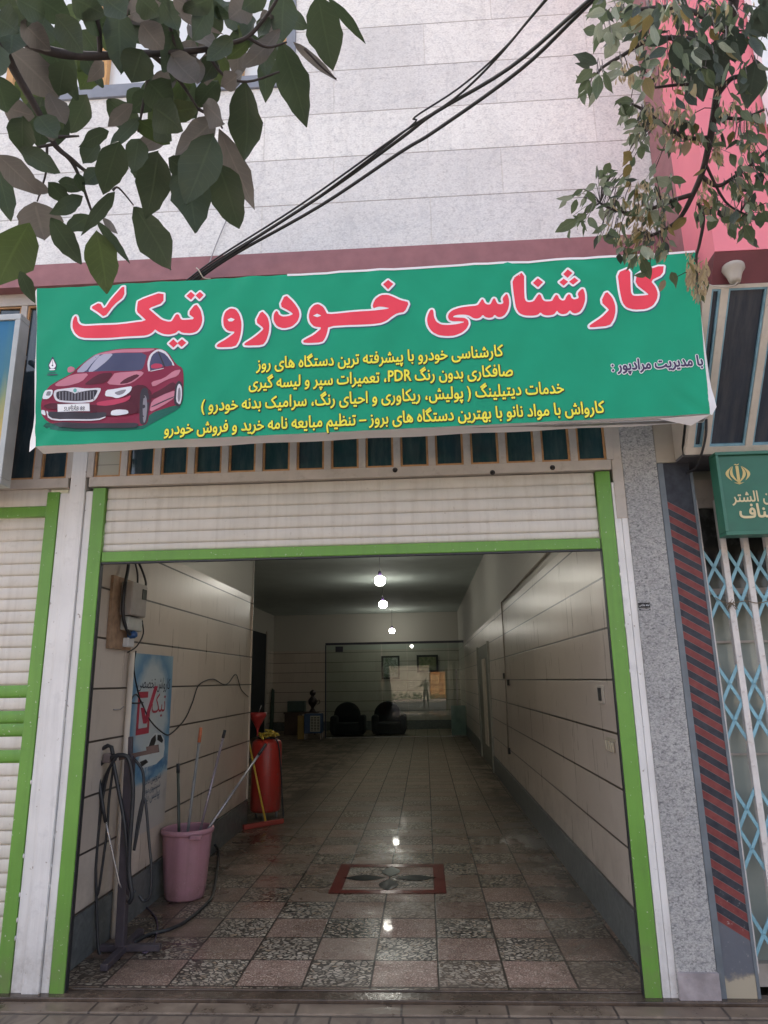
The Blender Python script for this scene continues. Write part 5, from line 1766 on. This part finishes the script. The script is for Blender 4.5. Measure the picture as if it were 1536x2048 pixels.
LM = [leaf_mat('walnut_leaf_dark', (.030, .048, .026), (.045, .066, .033)),
      leaf_mat('walnut_leaf_green', (.045, .07, .022), (.065, .095, .03)),
      leaf_mat('walnut_leaf_dusty', (.085, .078, .068), (.135, .12, .105), .25)]
WALNUT = [  # base, tip (pixels of the 2.021x crop), width, tone
    (1285, -20, 1345, 285, 135, 0), (1150, -30, 1140, 168, 105, 0), (1135, 165, 1240, 515, 130, 0), (1085, 195, 1073, 415, 85, 0),
    (990, 330, 985, 655, 145, 0), (865, 545, 750, 832, 155, 0), (745, 640, 792, 942, 150, 0), (880, 660, 967, 925, 160, 0),
    (885, 520, 1030, 850, 95, 2), (640, 610, 590, 885, 135, 0), (545, 835, 690, 1092, 145, 0), (480, 570, 415, 785, 115, 0),
    (390, 930, 432, 1188, 118, 1), (120, 900, -10, 1155, 160, 1), (140, 815, 180, 972, 155, 2), (205, 880, 330, 1068, 85, 0),
    (-10, 680, 45, 895, 75, 0), (-10, 625, 165, 790, 95, 2), (80, 600, 245, 700, 75, 0), (90, 470, 88, 625, 100, 0),
    (10, 430, 140, 470, 85, 2), (35, 195, 240, 395, 130, 2), (165, 120, 315, 405, 115, 0), (-20, 300, 30, 455, 115, 0),
    (-20, 60, 75, 130, 110, 0), (480, 30, 488, 302, 112, 0), (575, 200, 530, 335, 115, 0), (510, 60, 650, 10, 75, 2),
    (690, 220, 800, 335, 120, 2), (640, 320, 790, 480, 190, 0), (870, 480, 708, 632, 95, 2), (700, 520, 540, 612, 75, 2),
    (620, 110, 690, 215, 130, 0), (750, 195, 845, 105, 70, 0), (1132, 120, 975, 275, 70, 2), (1010, 165, 915, 240, 45, 1),
    (905, 50, 780, 100, 30, 2), (720, 60, 905, 140, 28, 2), (1325, -10, 1478, 178, 38, 0), (1185, 170, 1365, 328, 32, 2),
    (535, 420, 435, 512, 55, 2), (610, 375, 530, 455, 75, 0), (565, 475, 440, 600, 48, 0), (440, 530, 315, 595, 55, 0),
    (400, 580, 335, 662, 78, 0), (400, 690, 335, 748, 65, 0), (235, 735, 345, 765, 50, 0), (195, 735, 285, 832, 65, 0),
    (105, 735, 205, 775, 52, 2), (335, 795, 200, 865, 60, 0), (465, 775, 325, 955, 52, 0), (365, 870, 265, 935, 58, 0),
    (390, 890, 525, 1065, 36, 0), (415, 880, 475, 945, 28, 2), (80, 1095, 142, 1225, 50, 0), (155, 470, 235, 555, 90, 0),
    (1010, 10, 925, 75, 90, 2), (1060, 40, 1105, 135, 50, 2), (860, 10, 775, 165, 75, 0), (960, 305, 895, 352, 70, 2),
    (880, 325, 790, 435, 85, 0), (940, 150, 835, 245, 75, 0), (875, 235, 815, 335, 75, 0), (620, 495, 695, 570, 85, 0),
    (540, 600, 592, 745, 95, 0), (680, 640, 770, 705, 75, 0), (825, 420, 905, 500, 100, 2), (1010, 75, 965, 205, 60, 1),
    (860, -10, 735, 45, 75, 0), (225, 60, 335, 215, 100, 0), (330, 50, 440, 115, 95, 0), (290, -10, 425, 60, 95, 0),
    (420, -10, 525, 62, 95, 0), (560, -10, 645, 65, 90, 0), (650, -10, 720, 125, 75, 0), (700, -10, 805, 62, 60, 2),
    (-10, 20, 170, 45, 110, 0), (140, -20, 290, 85, 105, 0), (85, 85, 205, 205, 85, 2), (60, -10, 180, 60, 95, 0),
    (570, 90, 660, 200, 100, 2), (600, 330, 690, 430, 130, 0), (620, 430, 740, 530, 130, 0), (560, 560, 540, 700, 90, 0),
    (60, 90, 40, 220, 100, 0), (180, 70, 150, 190, 90, 0), (330, 120, 400, 230, 85, 0), (540, 60, 590, 180, 90, 0), (1000, 60, 1010, 170, 70, 0),
    (880, 90, 800, 190, 60, 2), (310, 700, 340, 780, 40, 0), (190, 480, 215, 570, 70, 2), (0, 180, -40, 330, 90, 0), (680, 20, 600, 90, 80, 0)]
S2 = 2.021
random.seed(21)
WT = thing('walnut_tree', 'walnut tree with large dark leaves hanging over the upper left of the shop front', 'tree', (-.3, -5.7, 0))
b = MB()
for (x0, y0, x1, y1, w, tone) in WALNUT:
    D = random.uniform(1.55, 2.0)
    B_ = deep(x0 / S2, y0 / S2, D); T_ = deep(x1 / S2, y1 / S2, D + random.uniform(-.06, .06))
    vw = (B_ - CAM).normalized()
    nr = (-vw + Vector((random.uniform(-.4, .4), random.uniform(-.3, .3), random.uniform(-.4, .4)))).normalized()
    leaf(b, B_, T_, w / S2 / FPX * D * .95, nr, tone, random.uniform(.1, .4), random.uniform(.0, .25), random.uniform(.72, .95), 9, random.uniform(-.7, .7))
for k in range(75):
    x0, y0 = random.uniform(60, 560), random.uniform(-40, 250)
    if x0 > 420 and y0 > 200:
        continue
    D = random.uniform(1.75, 2.2)
    a = random.gauss(pi * .5, .7); Lp = random.uniform(50, 95)
    B_ = deep(x0, y0, D); T_ = deep(x0 + Lp * cos(a), y0 + Lp * sin(a), D + random.uniform(-.08, .08))
    nr = (-(B_ - CAM).normalized() + Vector((random.uniform(-.6, .6), random.uniform(-.4, .4), random.uniform(-.6, .6)))).normalized()
    leaf(b, B_, T_, Lp * random.uniform(.42, .6) / FPX * D, nr, random.choice((0, 0, 0, 1, 2)), random.uniform(.1, .5), random.uniform(0, .3), .85, 8, random.uniform(-.9, .9))
# more of the crown, above and behind the camera
for k in range(900):
    c0 = Vector((random.gauss(-.9, 1.1), random.gauss(-5.6, .9), random.gauss(4.7, .75)))
    cv = c0 - CAM
    dep = cv.dot(fwd)
    if dep > .1:
        px = 768 + FPX * cv.dot(RGT) / dep; py = 1024 - FPX * cv.dot(UPV) / dep
        if -60 < px < 1600 and -100 < py < 2100:
            continue
    if c0.z < 3.2:
        continue
    d = Vector((random.uniform(-1, 1), random.uniform(-1, 1), random.uniform(-1.2, .2))).normalized()
    leaf(b, c0, c0 + d * random.uniform(.10, .17), random.uniform(.05, .08), Vector((random.uniform(-1, 1), random.uniform(-1, 1), 1)).normalized(), random.choice((0, 0, 1, 2)), .25, .1, .8, 4, 0)
b.build('foliage', LM, WT)
b = MB()


def br(pts, r0, r1, D=1.78, sc=S2):
    P = [deep(x / sc, y / sc, D) if not isinstance(x, Vector) else x for x, y in pts]
    P = catmull(P, 5)
    n = len(P)
    b.tube(P, [r0 + (r1 - r0) * i / (n - 1) for i in range(n)], 7)
    return P


root = Vector((-.35, -5.65, 3.0))
p1 = deep(-120 / S2, 60 / S2, 1.9)
b.tube(catmull([root, root + Vector((.05, .3, .9)), (root + p1) / 2 + Vector((0, .1, .75)), p1], 6), [.075 - .060 * i / 18 for i in range(19)], 9)
p1k = (p1, 0)
br([p1k, (0, 180), (60, 290), (130, 410), (185, 510), (225, 590), (290, 645), (345, 690), (410, 715)], .010, .003)
br([(225, 590), (290, 655), (330, 740), (365, 840), (390, 900)], .005, .002)
br([(215, 555), (320, 550)], .004, .002)
br([(230, 580), (130, 600)], .004, .002)
br([p1k, (150, 190), (320, 225), (500, 222), (700, 212), (830, 200), (910, 180)], .011, .005)
br([(380, 30), (400, 130), (405, 235)], .006, .005)
br([(720, 215), (690, 120), (680, 0)], .005, .003)
br([(610, 215), (720, 320), (800, 440)], .006, .002)
br([(600, 310), (575, 440), (558, 535)], .004, .002)
br([(910, 180), (1000, 150), (1080, 60), (1130, -20)], .005, .003)
br([(1000, 150), (1080, 190), (1160, 170)], .004, .002)
br([(830, 200), (900, 300), (1000, 330), (1130, 290)], .004, .002)
br([(800, 440), (870, 480), (900, 520)], .004, .002)
br([(190, 590), (185, 700), (150, 815)], .003, .0015)
br([(455, 770), (480, 760), (540, 830)], .003, .0015)
br([(1230, 195), (1300, 270), (1360, 320)], .003, .0015)
b.build('branch', MT['twig'], WT)
b = MB(); b.tube(catmull([(-.3, -5.75, -.05), (-.28, -5.72, .8), (-.33, -5.7, 1.8), (-.36, -5.66, 2.8), (-.5, -5.7, 3.6), (-.8, -5.8, 4.5)], 5), [.24 - .15 * i / 25 for i in range(26)], 14)
b.tube(catmull([(-.36, -5.66, 2.7), (-.1, -5.9, 3.5), (.1, -6.2, 4.4)], 5), [.10 - .06 * i / 10 for i in range(11)], 9)
b.build('trunk', MT['bark'], WT)

# ash tree on the right
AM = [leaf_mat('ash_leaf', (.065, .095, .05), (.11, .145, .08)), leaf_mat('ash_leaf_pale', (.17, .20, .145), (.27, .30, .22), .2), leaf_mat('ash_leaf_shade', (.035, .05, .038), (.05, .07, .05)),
      leaf_mat('ash_leaf_yellow', (.15, .13, .045), (.22, .17, .065), .2), leaf_mat('dry_samara', (.33, .26, .15), (.50, .41, .26), .1), leaf_mat('dry_leaf', (.24, .19, .13), (.36, .29, .2), .1)]
S3 = 3.2
AT = thing('ash_tree', 'ash tree with narrow leaves and dry seed bunches over the upper right corner', 'tree', (5.0, -4.9, 0))
b = MB()
P3 = lambda x, y, D: deep(1060 + x / S3, y / S3, D)


ASHPTS = []


def tw(pts, r0, r1, D):
    P = catmull([P3(x, y, D) if not isinstance(x, Vector) else x for x, y in pts], 5)
    ASHPTS.extend(P)
    n = len(P)
    b.tube(P, [r0 + (r1 - r0) * i / (n - 1) for i in range(n)], 7)


DA = 2.1
aroot = Vector((4.75, -4.75, 3.4))
a1 = P3(1330, -160, DA)
b.tube(catmull([aroot, (aroot + a1) / 2 + Vector((.1, 0, .5)), a1], 6), [.06 - .045 * i / 12 for i in range(13)], 9)
tw([(a1, 0), (1260, 300), (1235, 470), (1200, 600), (1160, 850), (1110, 1080), (1040, 1250), (960, 1395), (870, 1465), (770, 1510)], .0125, .004, DA)
tw([(1040, 1245), (920, 1280), (790, 1330), (640, 1362), (520, 1335), (450, 1300)], .0065, .003, DA)
tw([(1075, 1290), (1110, 1400), (1085, 1560), (1065, 1640), (1070, 1740)], .005, .003, DA)
tw([(1100, 1130), (1200, 1190), (1310, 1130), (1420, 1050), (1523, 960)], .006, .003, DA)
tw([(1190, 620), (1280, 510), (1360, 480), (1450, 400)], .007, .004, DA)
tw([(1150, 880), (1000, 880), (860, 800), (720, 700), (640, 660)], .006, .003, DA)
tw([(1250, 350), (1000, 250), (760, 260), (600, 350), (480, 420), (430, 470)], .007, .003, DA)
tw([(1260, 200), (1000, 60), (700, 60), (470, 130)], .007, .003, DA)
tw([(1210, 560), (1000, 540), (800, 560)], .005, .003, DA)
tw([(1120, 1040), (1250, 1290), (1400, 1380)], .004, .002, DA)
tw([(1180, 740), (1350, 760), (1500, 700)], .005, .003, DA)
b.build('branch', MT['twig'], AT)
b = MB()
random.seed(5)
# clusters: centre x, y, spread x, y, leaves, seeds, tone weights (green, pale, shade, yellow)
CLS = [(620, 60, 170, 70, 34, 8, (4, 4, 2, 1)), (900, 60, 150, 90, 34, 18, (3, 3, 3, 2)), (1180, 60, 160, 90, 34, 10, (3, 2, 5, 1)), (1430, 80, 110, 130, 24, 2, (1, 0, 8, 0)),
       (520, 200, 90, 70, 14, 0, (2, 6, 1, 0)), (760, 230, 130, 100, 26, 14, (2, 4, 4, 1)), (1020, 260, 160, 110, 38, 24, (2, 2, 6, 1)), (1290, 260, 150, 110, 34, 8, (2, 1, 8, 1)),
       (400, 480, 80, 60, 10, 0, (7, 1, 1, 0)), (360, 560, 40, 50, 5, 0, (6, 2, 0, 0)), (620, 450, 70, 70, 8, 34, (2, 3, 1, 0)), (800, 430, 100, 120, 16, 16, (3, 4, 3, 1)), (960, 480, 120, 120, 18, 8, (2, 2, 7, 1)),
       (1180, 460, 140, 110, 26, 10, (2, 0, 8, 0)), (1420, 480, 100, 130, 20, 4, (2, 1, 6, 1)),
       (640, 690, 70, 60, 14, 2, (5, 4, 1, 0)), (780, 720, 110, 90, 16, 50, (3, 4, 2, 1)), (950, 740, 110, 90, 14, 66, (3, 3, 2, 2)), (1260, 680, 100, 110, 12, 22, (4, 2, 3, 2)), (1440, 760, 90, 100, 16, 8, (4, 2, 4, 1)),
       (700, 860, 80, 60, 16, 2, (3, 6, 1, 0)), (900, 880, 90, 60, 8, 34, (3, 3, 2, 2)), (1060, 850, 70, 60, 8, 12, (4, 2, 2, 2)), (1200, 920, 60, 120, 10, 30, (4, 2, 2, 2)), (1380, 900, 110, 90, 18, 14, (5, 2, 2, 1)),
       (560, 1130, 90, 60, 14, 0, (5, 4, 1, 0)), (460, 1100, 40, 50, 6, 0, (6, 2, 1, 0)), (720, 1200, 110, 80, 20, 20, (3, 5, 1, 2)), (830, 1130, 80, 60, 8, 0, (3, 5, 0, 0)), (640, 1010, 60, 40, 4, 0, (2, 1, 0, 6)),
       (330, 1240, 80, 40, 7, 0, (6, 3, 0, 0)), (330, 1390, 90, 60, 9, 0, (8, 1, 0, 0)), (520, 1300, 90, 60, 12, 4, (4, 4, 1, 1)), (700, 1330, 120, 80, 18, 40, (4, 4, 2, 2)), (870, 1260, 90, 50, 12, 6, (4, 5, 1, 1)),
       (560, 1480, 110, 80, 18, 12, (6, 1, 2, 2)), (720, 1490, 110, 90, 16, 44, (5, 2, 2, 2)), (850, 1400, 70, 70, 8, 8, (5, 2, 1, 2)), (660, 1620, 110, 60, 14, 14, (6, 1, 2, 1)), (850, 1590, 50, 70, 8, 6, (6, 1, 2, 2)),
       (1120, 1210, 70, 100, 4, 28, (3, 2, 1, 3)), (1090, 1370, 60, 60, 6, 4, (6, 2, 1, 1)), (1180, 1290, 60, 50, 8, 4, (6, 1, 1, 2)), (1340, 1180, 110, 90, 22, 12, (5, 3, 3, 1)), (1460, 1080, 80, 100, 18, 6, (5, 2, 4, 0)),
       (1290, 1400, 90, 70, 14, 22, (7, 1, 2, 1)), (1430, 1300, 90, 90, 16, 4, (6, 1, 3, 0)), (1390, 1490, 40, 40, 4, 0, (7, 0, 2, 0)), (1030, 1720, 40, 100, 2, 60, (3, 1, 1, 1)), (1110, 1730, 40, 80, 1, 44, (3, 1, 1, 1)), (1080, 1850, 50, 40, 3, 26, (5, 1, 1, 1)),
       (760, 1740, 40, 60, 2, 0, (6, 1, 0, 0)), (915, 1770, 15, 20, 1, 0, (6, 0, 0, 1))]
for (cx_, cy_, sx, sy, nl, ns, wt) in CLS:
    for k in range(int(nl * (.86 if cy_ < 560 else 1.0))):
        D = DA + random.uniform(-.45, .30) if cy_ < 560 else DA + random.uniform(-.22, .18)
        x0, y0 = random.gauss(cx_, sx * .55), random.gauss(cy_, sy * .55)
        B_ = P3(x0, y0, D)
        a = random.gauss(pi * .5 if random.random() < .6 else (pi * .78 if x0 < 900 else pi * .35), .55)
        Lp = random.uniform(65, 120) * (1.45 if cy_ < 560 and random.random() < .5 else 1)
        T_ = P3(x0 + Lp * cos(a), y0 + Lp * sin(a), D + random.uniform(-.05, .05))
        vw = (B_ - CAM).normalized()
        nr = (-vw + Vector((random.uniform(-.9, .9), random.uniform(-.6, .6), random.uniform(-.9, .9)))).normalized()
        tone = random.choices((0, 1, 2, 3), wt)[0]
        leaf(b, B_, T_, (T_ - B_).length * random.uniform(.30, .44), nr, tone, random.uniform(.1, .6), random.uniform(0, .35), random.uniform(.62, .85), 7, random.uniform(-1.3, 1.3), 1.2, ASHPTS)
    for k in range(int(ns * 1.7)):
        x0, y0 = random.gauss(cx_, sx * .42), random.gauss(cy_, sy * .5)
        D = DA + random.uniform(-.08, .10)
        B_ = P3(x0, y0, D)
        a = random.gauss(pi * .5, .35)
        Lp = random.uniform(38, 62)
        T_ = P3(x0 + Lp * cos(a), y0 + Lp * sin(a), D)
        vw = (B_ - CAM).normalized()
        nr = (-vw + Vector((random.uniform(-1, 1), random.uniform(-.6, .6), random.uniform(-.6, .6)))).normalized()
        leaf(b, B_, T_, (T_ - B_).length * random.uniform(.22, .34), nr, random.choice((4, 4, 4, 5)), .3, .2, 1.3, 4, random.uniform(-1.2, 1.2))
for (x0, y0, x1, y1, w, tone) in [(300, 1405, 160, 1488, 60, 0), (280, 1265, 165, 1272, 28, 1), (300, 1275, 265, 1370, 38, 0), (510, 1040, 475, 1115, 42, 0), (650, 975, 600, 1025, 60, 3), (640, 1050, 600, 1140, 45, 3), (705, 935, 715, 1020, 45, 0), (820, 1150, 905, 1180, 60, 1), (900, 1140, 1000, 1165, 42, 0), (770, 1100, 800, 1040, 30, 1),
                              (400, 440, 290, 535, 55, 0), (380, 510, 310, 630, 60, 0), (430, 570, 375, 690, 30, 1), (660, 650, 545, 650, 50, 0), (640, 680, 565, 735, 60, 0), (430, 200, 340, 190, 50, 0), (690, 790, 605, 780, 45, 0), (1370, 1440, 1432, 1555, 60, 0), (720, 1660, 770, 1790, 62, 0), (905, 1740, 937, 1825, 42, 0), (1000, 1390, 900, 1480, 50, 3), (1500, 1350, 1523, 1425, 80, 0), (1190, 1380, 1140, 1480, 55, 0), (860, 1790, 830, 1870, 36, 5), (1010, 900, 985, 1000, 50, 5), (930, 920, 890, 975, 50, 5),
                              (1060, 250, 1110, 650, 130, 2), (1180, 260, 1210, 560, 130, 2), (930, 240, 1010, 470, 110, 2), (1300, 200, 1310, 400, 130, 2), (1450, 380, 1390, 700, 120, 2), (740, 240, 880, 270, 60, 2), (560, 230, 480, 380, 70, 1), (800, 60, 620, 220, 70, 1), (640, 190, 440, 210, 70, 1), (480, -10, 395, 100, 70, 0), (1480, 20, 1500, 240, 110, 2)]:
    B_, T_ = P3(x0, y0, DA - .12), P3(x1, y1, DA - .1)
    vw = (B_ - CAM).normalized()
    leaf(b, B_, T_, w / S3 / FPX * DA, (-vw + Vector((random.uniform(-.3, .3), 0, random.uniform(-.3, .3)))).normalized(), tone, .25, .15, .8, 8, random.uniform(-.5, .5))
for k in range(600):
    c0 = Vector((random.gauss(5.2, .8), random.gauss(-4.9, .9), random.gauss(4.8, .7)))
    cv = c0 - CAM
    dep = cv.dot(fwd)
    if dep > .1:
        px = 768 + FPX * cv.dot(RGT) / dep; py = 1024 - FPX * cv.dot(UPV) / dep
        if -60 < px < 1600 and -60 < py < 2100:
            continue
    if c0.z < 3.2:
        continue
    d = Vector((random.uniform(-1, 1), random.uniform(-1, 1), random.uniform(-1.2, .2))).normalized()
    leaf(b, c0, c0 + d * random.uniform(.06, .10), random.uniform(.02, .04), Vector((random.uniform(-1, 1), random.uniform(-1, 1), 1)).normalized(), random.choice((0, 0, 1, 2)), .25, .1, .8, 4, 0)
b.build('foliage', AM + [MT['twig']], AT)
b = MB(); b.tube(catmull([(5.0, -4.9, -.05), (4.96, -4.88, 1.2), (4.85, -4.8, 2.4), (4.75, -4.75, 3.4), (4.9, -4.8, 4.4)], 5), [.16 - .10 * i / 20 for i in range(21)], 12); b.build('trunk', MT['bark'], AT)

# ------------------------------------------------------------------ the far side of the street (seen in the glass)
b = MB(); b.box((-40, -26.3, 0), (2.6, -26, 3.0)); b.box((4.8, -26.3, 0), (40, -26, 3.0)); b.box((-40, -26.35, 3.0), (2.6, -25.95, 3.1)); b.box((4.8, -26.35, 3.0), (40, -25.95, 3.1))
tag(b.build('garden_wall', M('sunlit_render', (.48, .41, .31), .8, .12, .6)), 'sunlit cream garden wall across the street', 'wall')
SG = thing('street_gate', 'orange metal double gate in the wall across the street', 'gate', (3.7, -26.1, 0))
og = M('orange_gate_paint', (.46, .19, .05), .5, .08, 3)
for x0, x1 in ((2.62, 3.68), (3.72, 4.78)):
    b = MB(); b.box((x0, -26.15, .05), (x1, -26.1, 2.5)); lf = b.build('gate_leaf', og, SG)
    b = MB()
    for a_, c_ in ((.4, 1.2), (1.35, 2.2)):
        b.box((x0 + .15, -26.09, a_), (x1 - .15, -26.07, c_))
    b.build('raised_panel', M('ochre_panel', (.62, .33, .12), .5), lf)
b = MB()
random.seed(2)
for k in range(500):
    c0 = Vector((random.uniform(-12, 14), -21.9 + random.uniform(-.3, .3), random.uniform(.0, .5)))
    b.add([c0, c0 + Vector((.18, .05, .05)), c0 + Vector((.05, .1, .22))], [(0, 1, 2)])
o = b.build('verge_grass', M('verge_green', (.07, .12, .035), .8)); tag(o, 'low green planting along the far pavement', 'planting'); o['kind'] = 'stuff'

# ------------------------------------------------------------------ the photographer (reflected in the partition)
PX, PY = CAM.x + .02, CAM.y - .50
joints = {'pelvis': (0, 0, .98, .15), 'waist': (0, 0, 1.14, .135), 'chest': (0, .0, 1.38, .155), 'necklow': (0, .01, 1.53, .075), 'neck': (0, .02, 1.60, .055), 'head': (0, .04, 1.71, .098), 'crown': (0, .035, 1.80, .075),
          'shL': (-.19, 0, 1.49, .068), 'elL': (-.40, .12, 1.33, .045), 'wrL': (-.12, .36, 1.66, .03), 'haL': (-.075, .405, 1.715, .034),
          'shR': (.19, 0, 1.49, .068), 'elR': (.30, .14, 1.27, .045), 'wrR': (.12, .36, 1.66, .03), 'haR': (.075, .405, 1.715, .034),
          'hiL': (-.09, 0, .93, .105), 'knL': (-.12, .02, .52, .068), 'anL': (-.14, -.02, .10, .045), 'toL': (-.16, .14, .045, .042),
          'hiR': (.09, 0, .93, .105), 'knR': (.13, .03, .52, .068), 'anR': (.15, .0, .10, .045), 'toR': (.17, .16, .045, .042)}
for sd, sg in (('L', -1), ('R', 1)):
    for k in range(4):
        zz = 1.735 - k * .018
        joints[f'f{sd}{k}a'] = (sg * .082, .425, zz, .0095); joints[f'f{sd}{k}b'] = (sg * .078, .452, zz, .0085); joints[f'f{sd}{k}c'] = (sg * (.056 + .004 * k), .462, zz - .004, .0075)
    joints[f't{sd}a'] = (sg * .062, .395, 1.745, .010); joints[f't{sd}b'] = (sg * .04, .415, 1.765, .009)
edges = [('pelvis', 'waist'), ('waist', 'chest'), ('chest', 'necklow'), ('necklow', 'neck'), ('neck', 'head'), ('head', 'crown')]
for sd in 'LR':
    edges += [('chest', 'sh' + sd), ('sh' + sd, 'el' + sd), ('el' + sd, 'wr' + sd), ('wr' + sd, 'ha' + sd), ('pelvis', 'hi' + sd), ('hi' + sd, 'kn' + sd), ('kn' + sd, 'an' + sd), ('an' + sd, 'to' + sd), ('ha' + sd, f't{sd}a'), (f't{sd}a', f't{sd}b')]
    for k in range(4):
        edges += [('ha' + sd, f'f{sd}{k}a'), (f'f{sd}{k}a', f'f{sd}{k}b'), (f'f{sd}{k}b', f'f{sd}{k}c')]
names = list(joints)
me = bpy.data.meshes.new('person')
me.from_pydata([(PX + joints[n][0], PY + joints[n][1], joints[n][2]) for n in names], [(names.index(a), names.index(c)) for a, c in edges], [])
po_ = bpy.data.objects.new('person', me); COL.objects.link(po_)
sk = po_.modifiers.new('skin', 'SKIN')
for i, n in enumerate(names):
    r = joints[n][3]
    me.skin_vertices[0].data[i].radius = (r, r * (.72 if n in ('chest', 'waist', 'pelvis') else 1))
    me.skin_vertices[0].data[i].use_root = n == 'pelvis'
ss = po_.modifiers.new('sub', 'SUBSURF'); ss.levels = 1; ss.render_levels = 1
dg = bpy.context.evaluated_depsgraph_get()
pm_ = bpy.data.meshes.new_from_object(po_.evaluated_get(dg))
bpy.data.objects.remove(po_)
pm_.name = 'person'
for q in (M('skin', (.42, .26, .19), .6), M('olive_shirt', (.15, .16, .10), .8), M('dark_trousers', (.03, .03, .04), .8), MT['rubber']):
    pm_.materials.append(q)
for f in pm_.polygons:
    c = f.center
    lx, ly = c.x - PX, c.y - PY
    f.material_index = 0
    if c.z < .075:
        f.material_index = 3
    elif c.z < 1.0:
        f.material_index = 2
    elif c.z < 1.55 and not (ly > .14):
        f.material_index = 1
    f.use_smooth = True
PS = bpy.data.objects.new('person', pm_); COL.objects.link(PS)
tag(PS, 'person in olive shirt and dark trousers holding up a phone in front of the shop', 'person')
hd = Vector((PX, PY + .04, 1.71))
b = MB(); b.lathe([(.001, .122), (.06, .110), (.095, .075), (.108, .03), (.106, .0), (.095, -.03)], hd + Vector((0, -.014, 0)), 20); b.build('hair', plain('black_hair', (.015, .012, .01), .6), PS)
for sg in (-1, 1):
    b = MB(); b.lathe([(.001, -.011), (.009, -.006), (.011, 0), (.009, .006), (.001, .011)], hd + Vector((sg * .034, .088, -.005)), 10); b.build('eye', plain('eye_white', (.6, .6, .6), .3), PS)
    b = MB(); b.lathe([(.001, -.006), (.02, -.004), (.024, .0), (.016, .006), (.001, .008)], hd + Vector((sg * .10, .0, -.015)), 10, 0, (sg, 0, 0)); b.build('ear', pm_.materials[0], PS)
b = MB(); b.lathe([(.016, -.035), (.017, -.03), (.009, .0), (.004, .02)], hd + Vector((0, .097, -.015)), 8); b.build('nose', pm_.materials[0], PS)
b = MB(); b.tube([hd + Vector((-.024, .09, -.06)), hd + Vector((0, .098, -.062)), hd + Vector((.024, .09, -.06))], .006, 6); b.build('mouth', plain('lips', (.3, .12, .10), .5), PS)
PH = MB(); PH.box((CAM.x - .04, CAM.y - .048, CAM.z - .13), (CAM.x + .036, CAM.y - .038, CAM.z + .025))
tag(PH.build('phone', MT['dark'], bevel=.003), 'black phone held upright in front of the face of the person', 'phone')

bpy.data.objects.remove(_to)
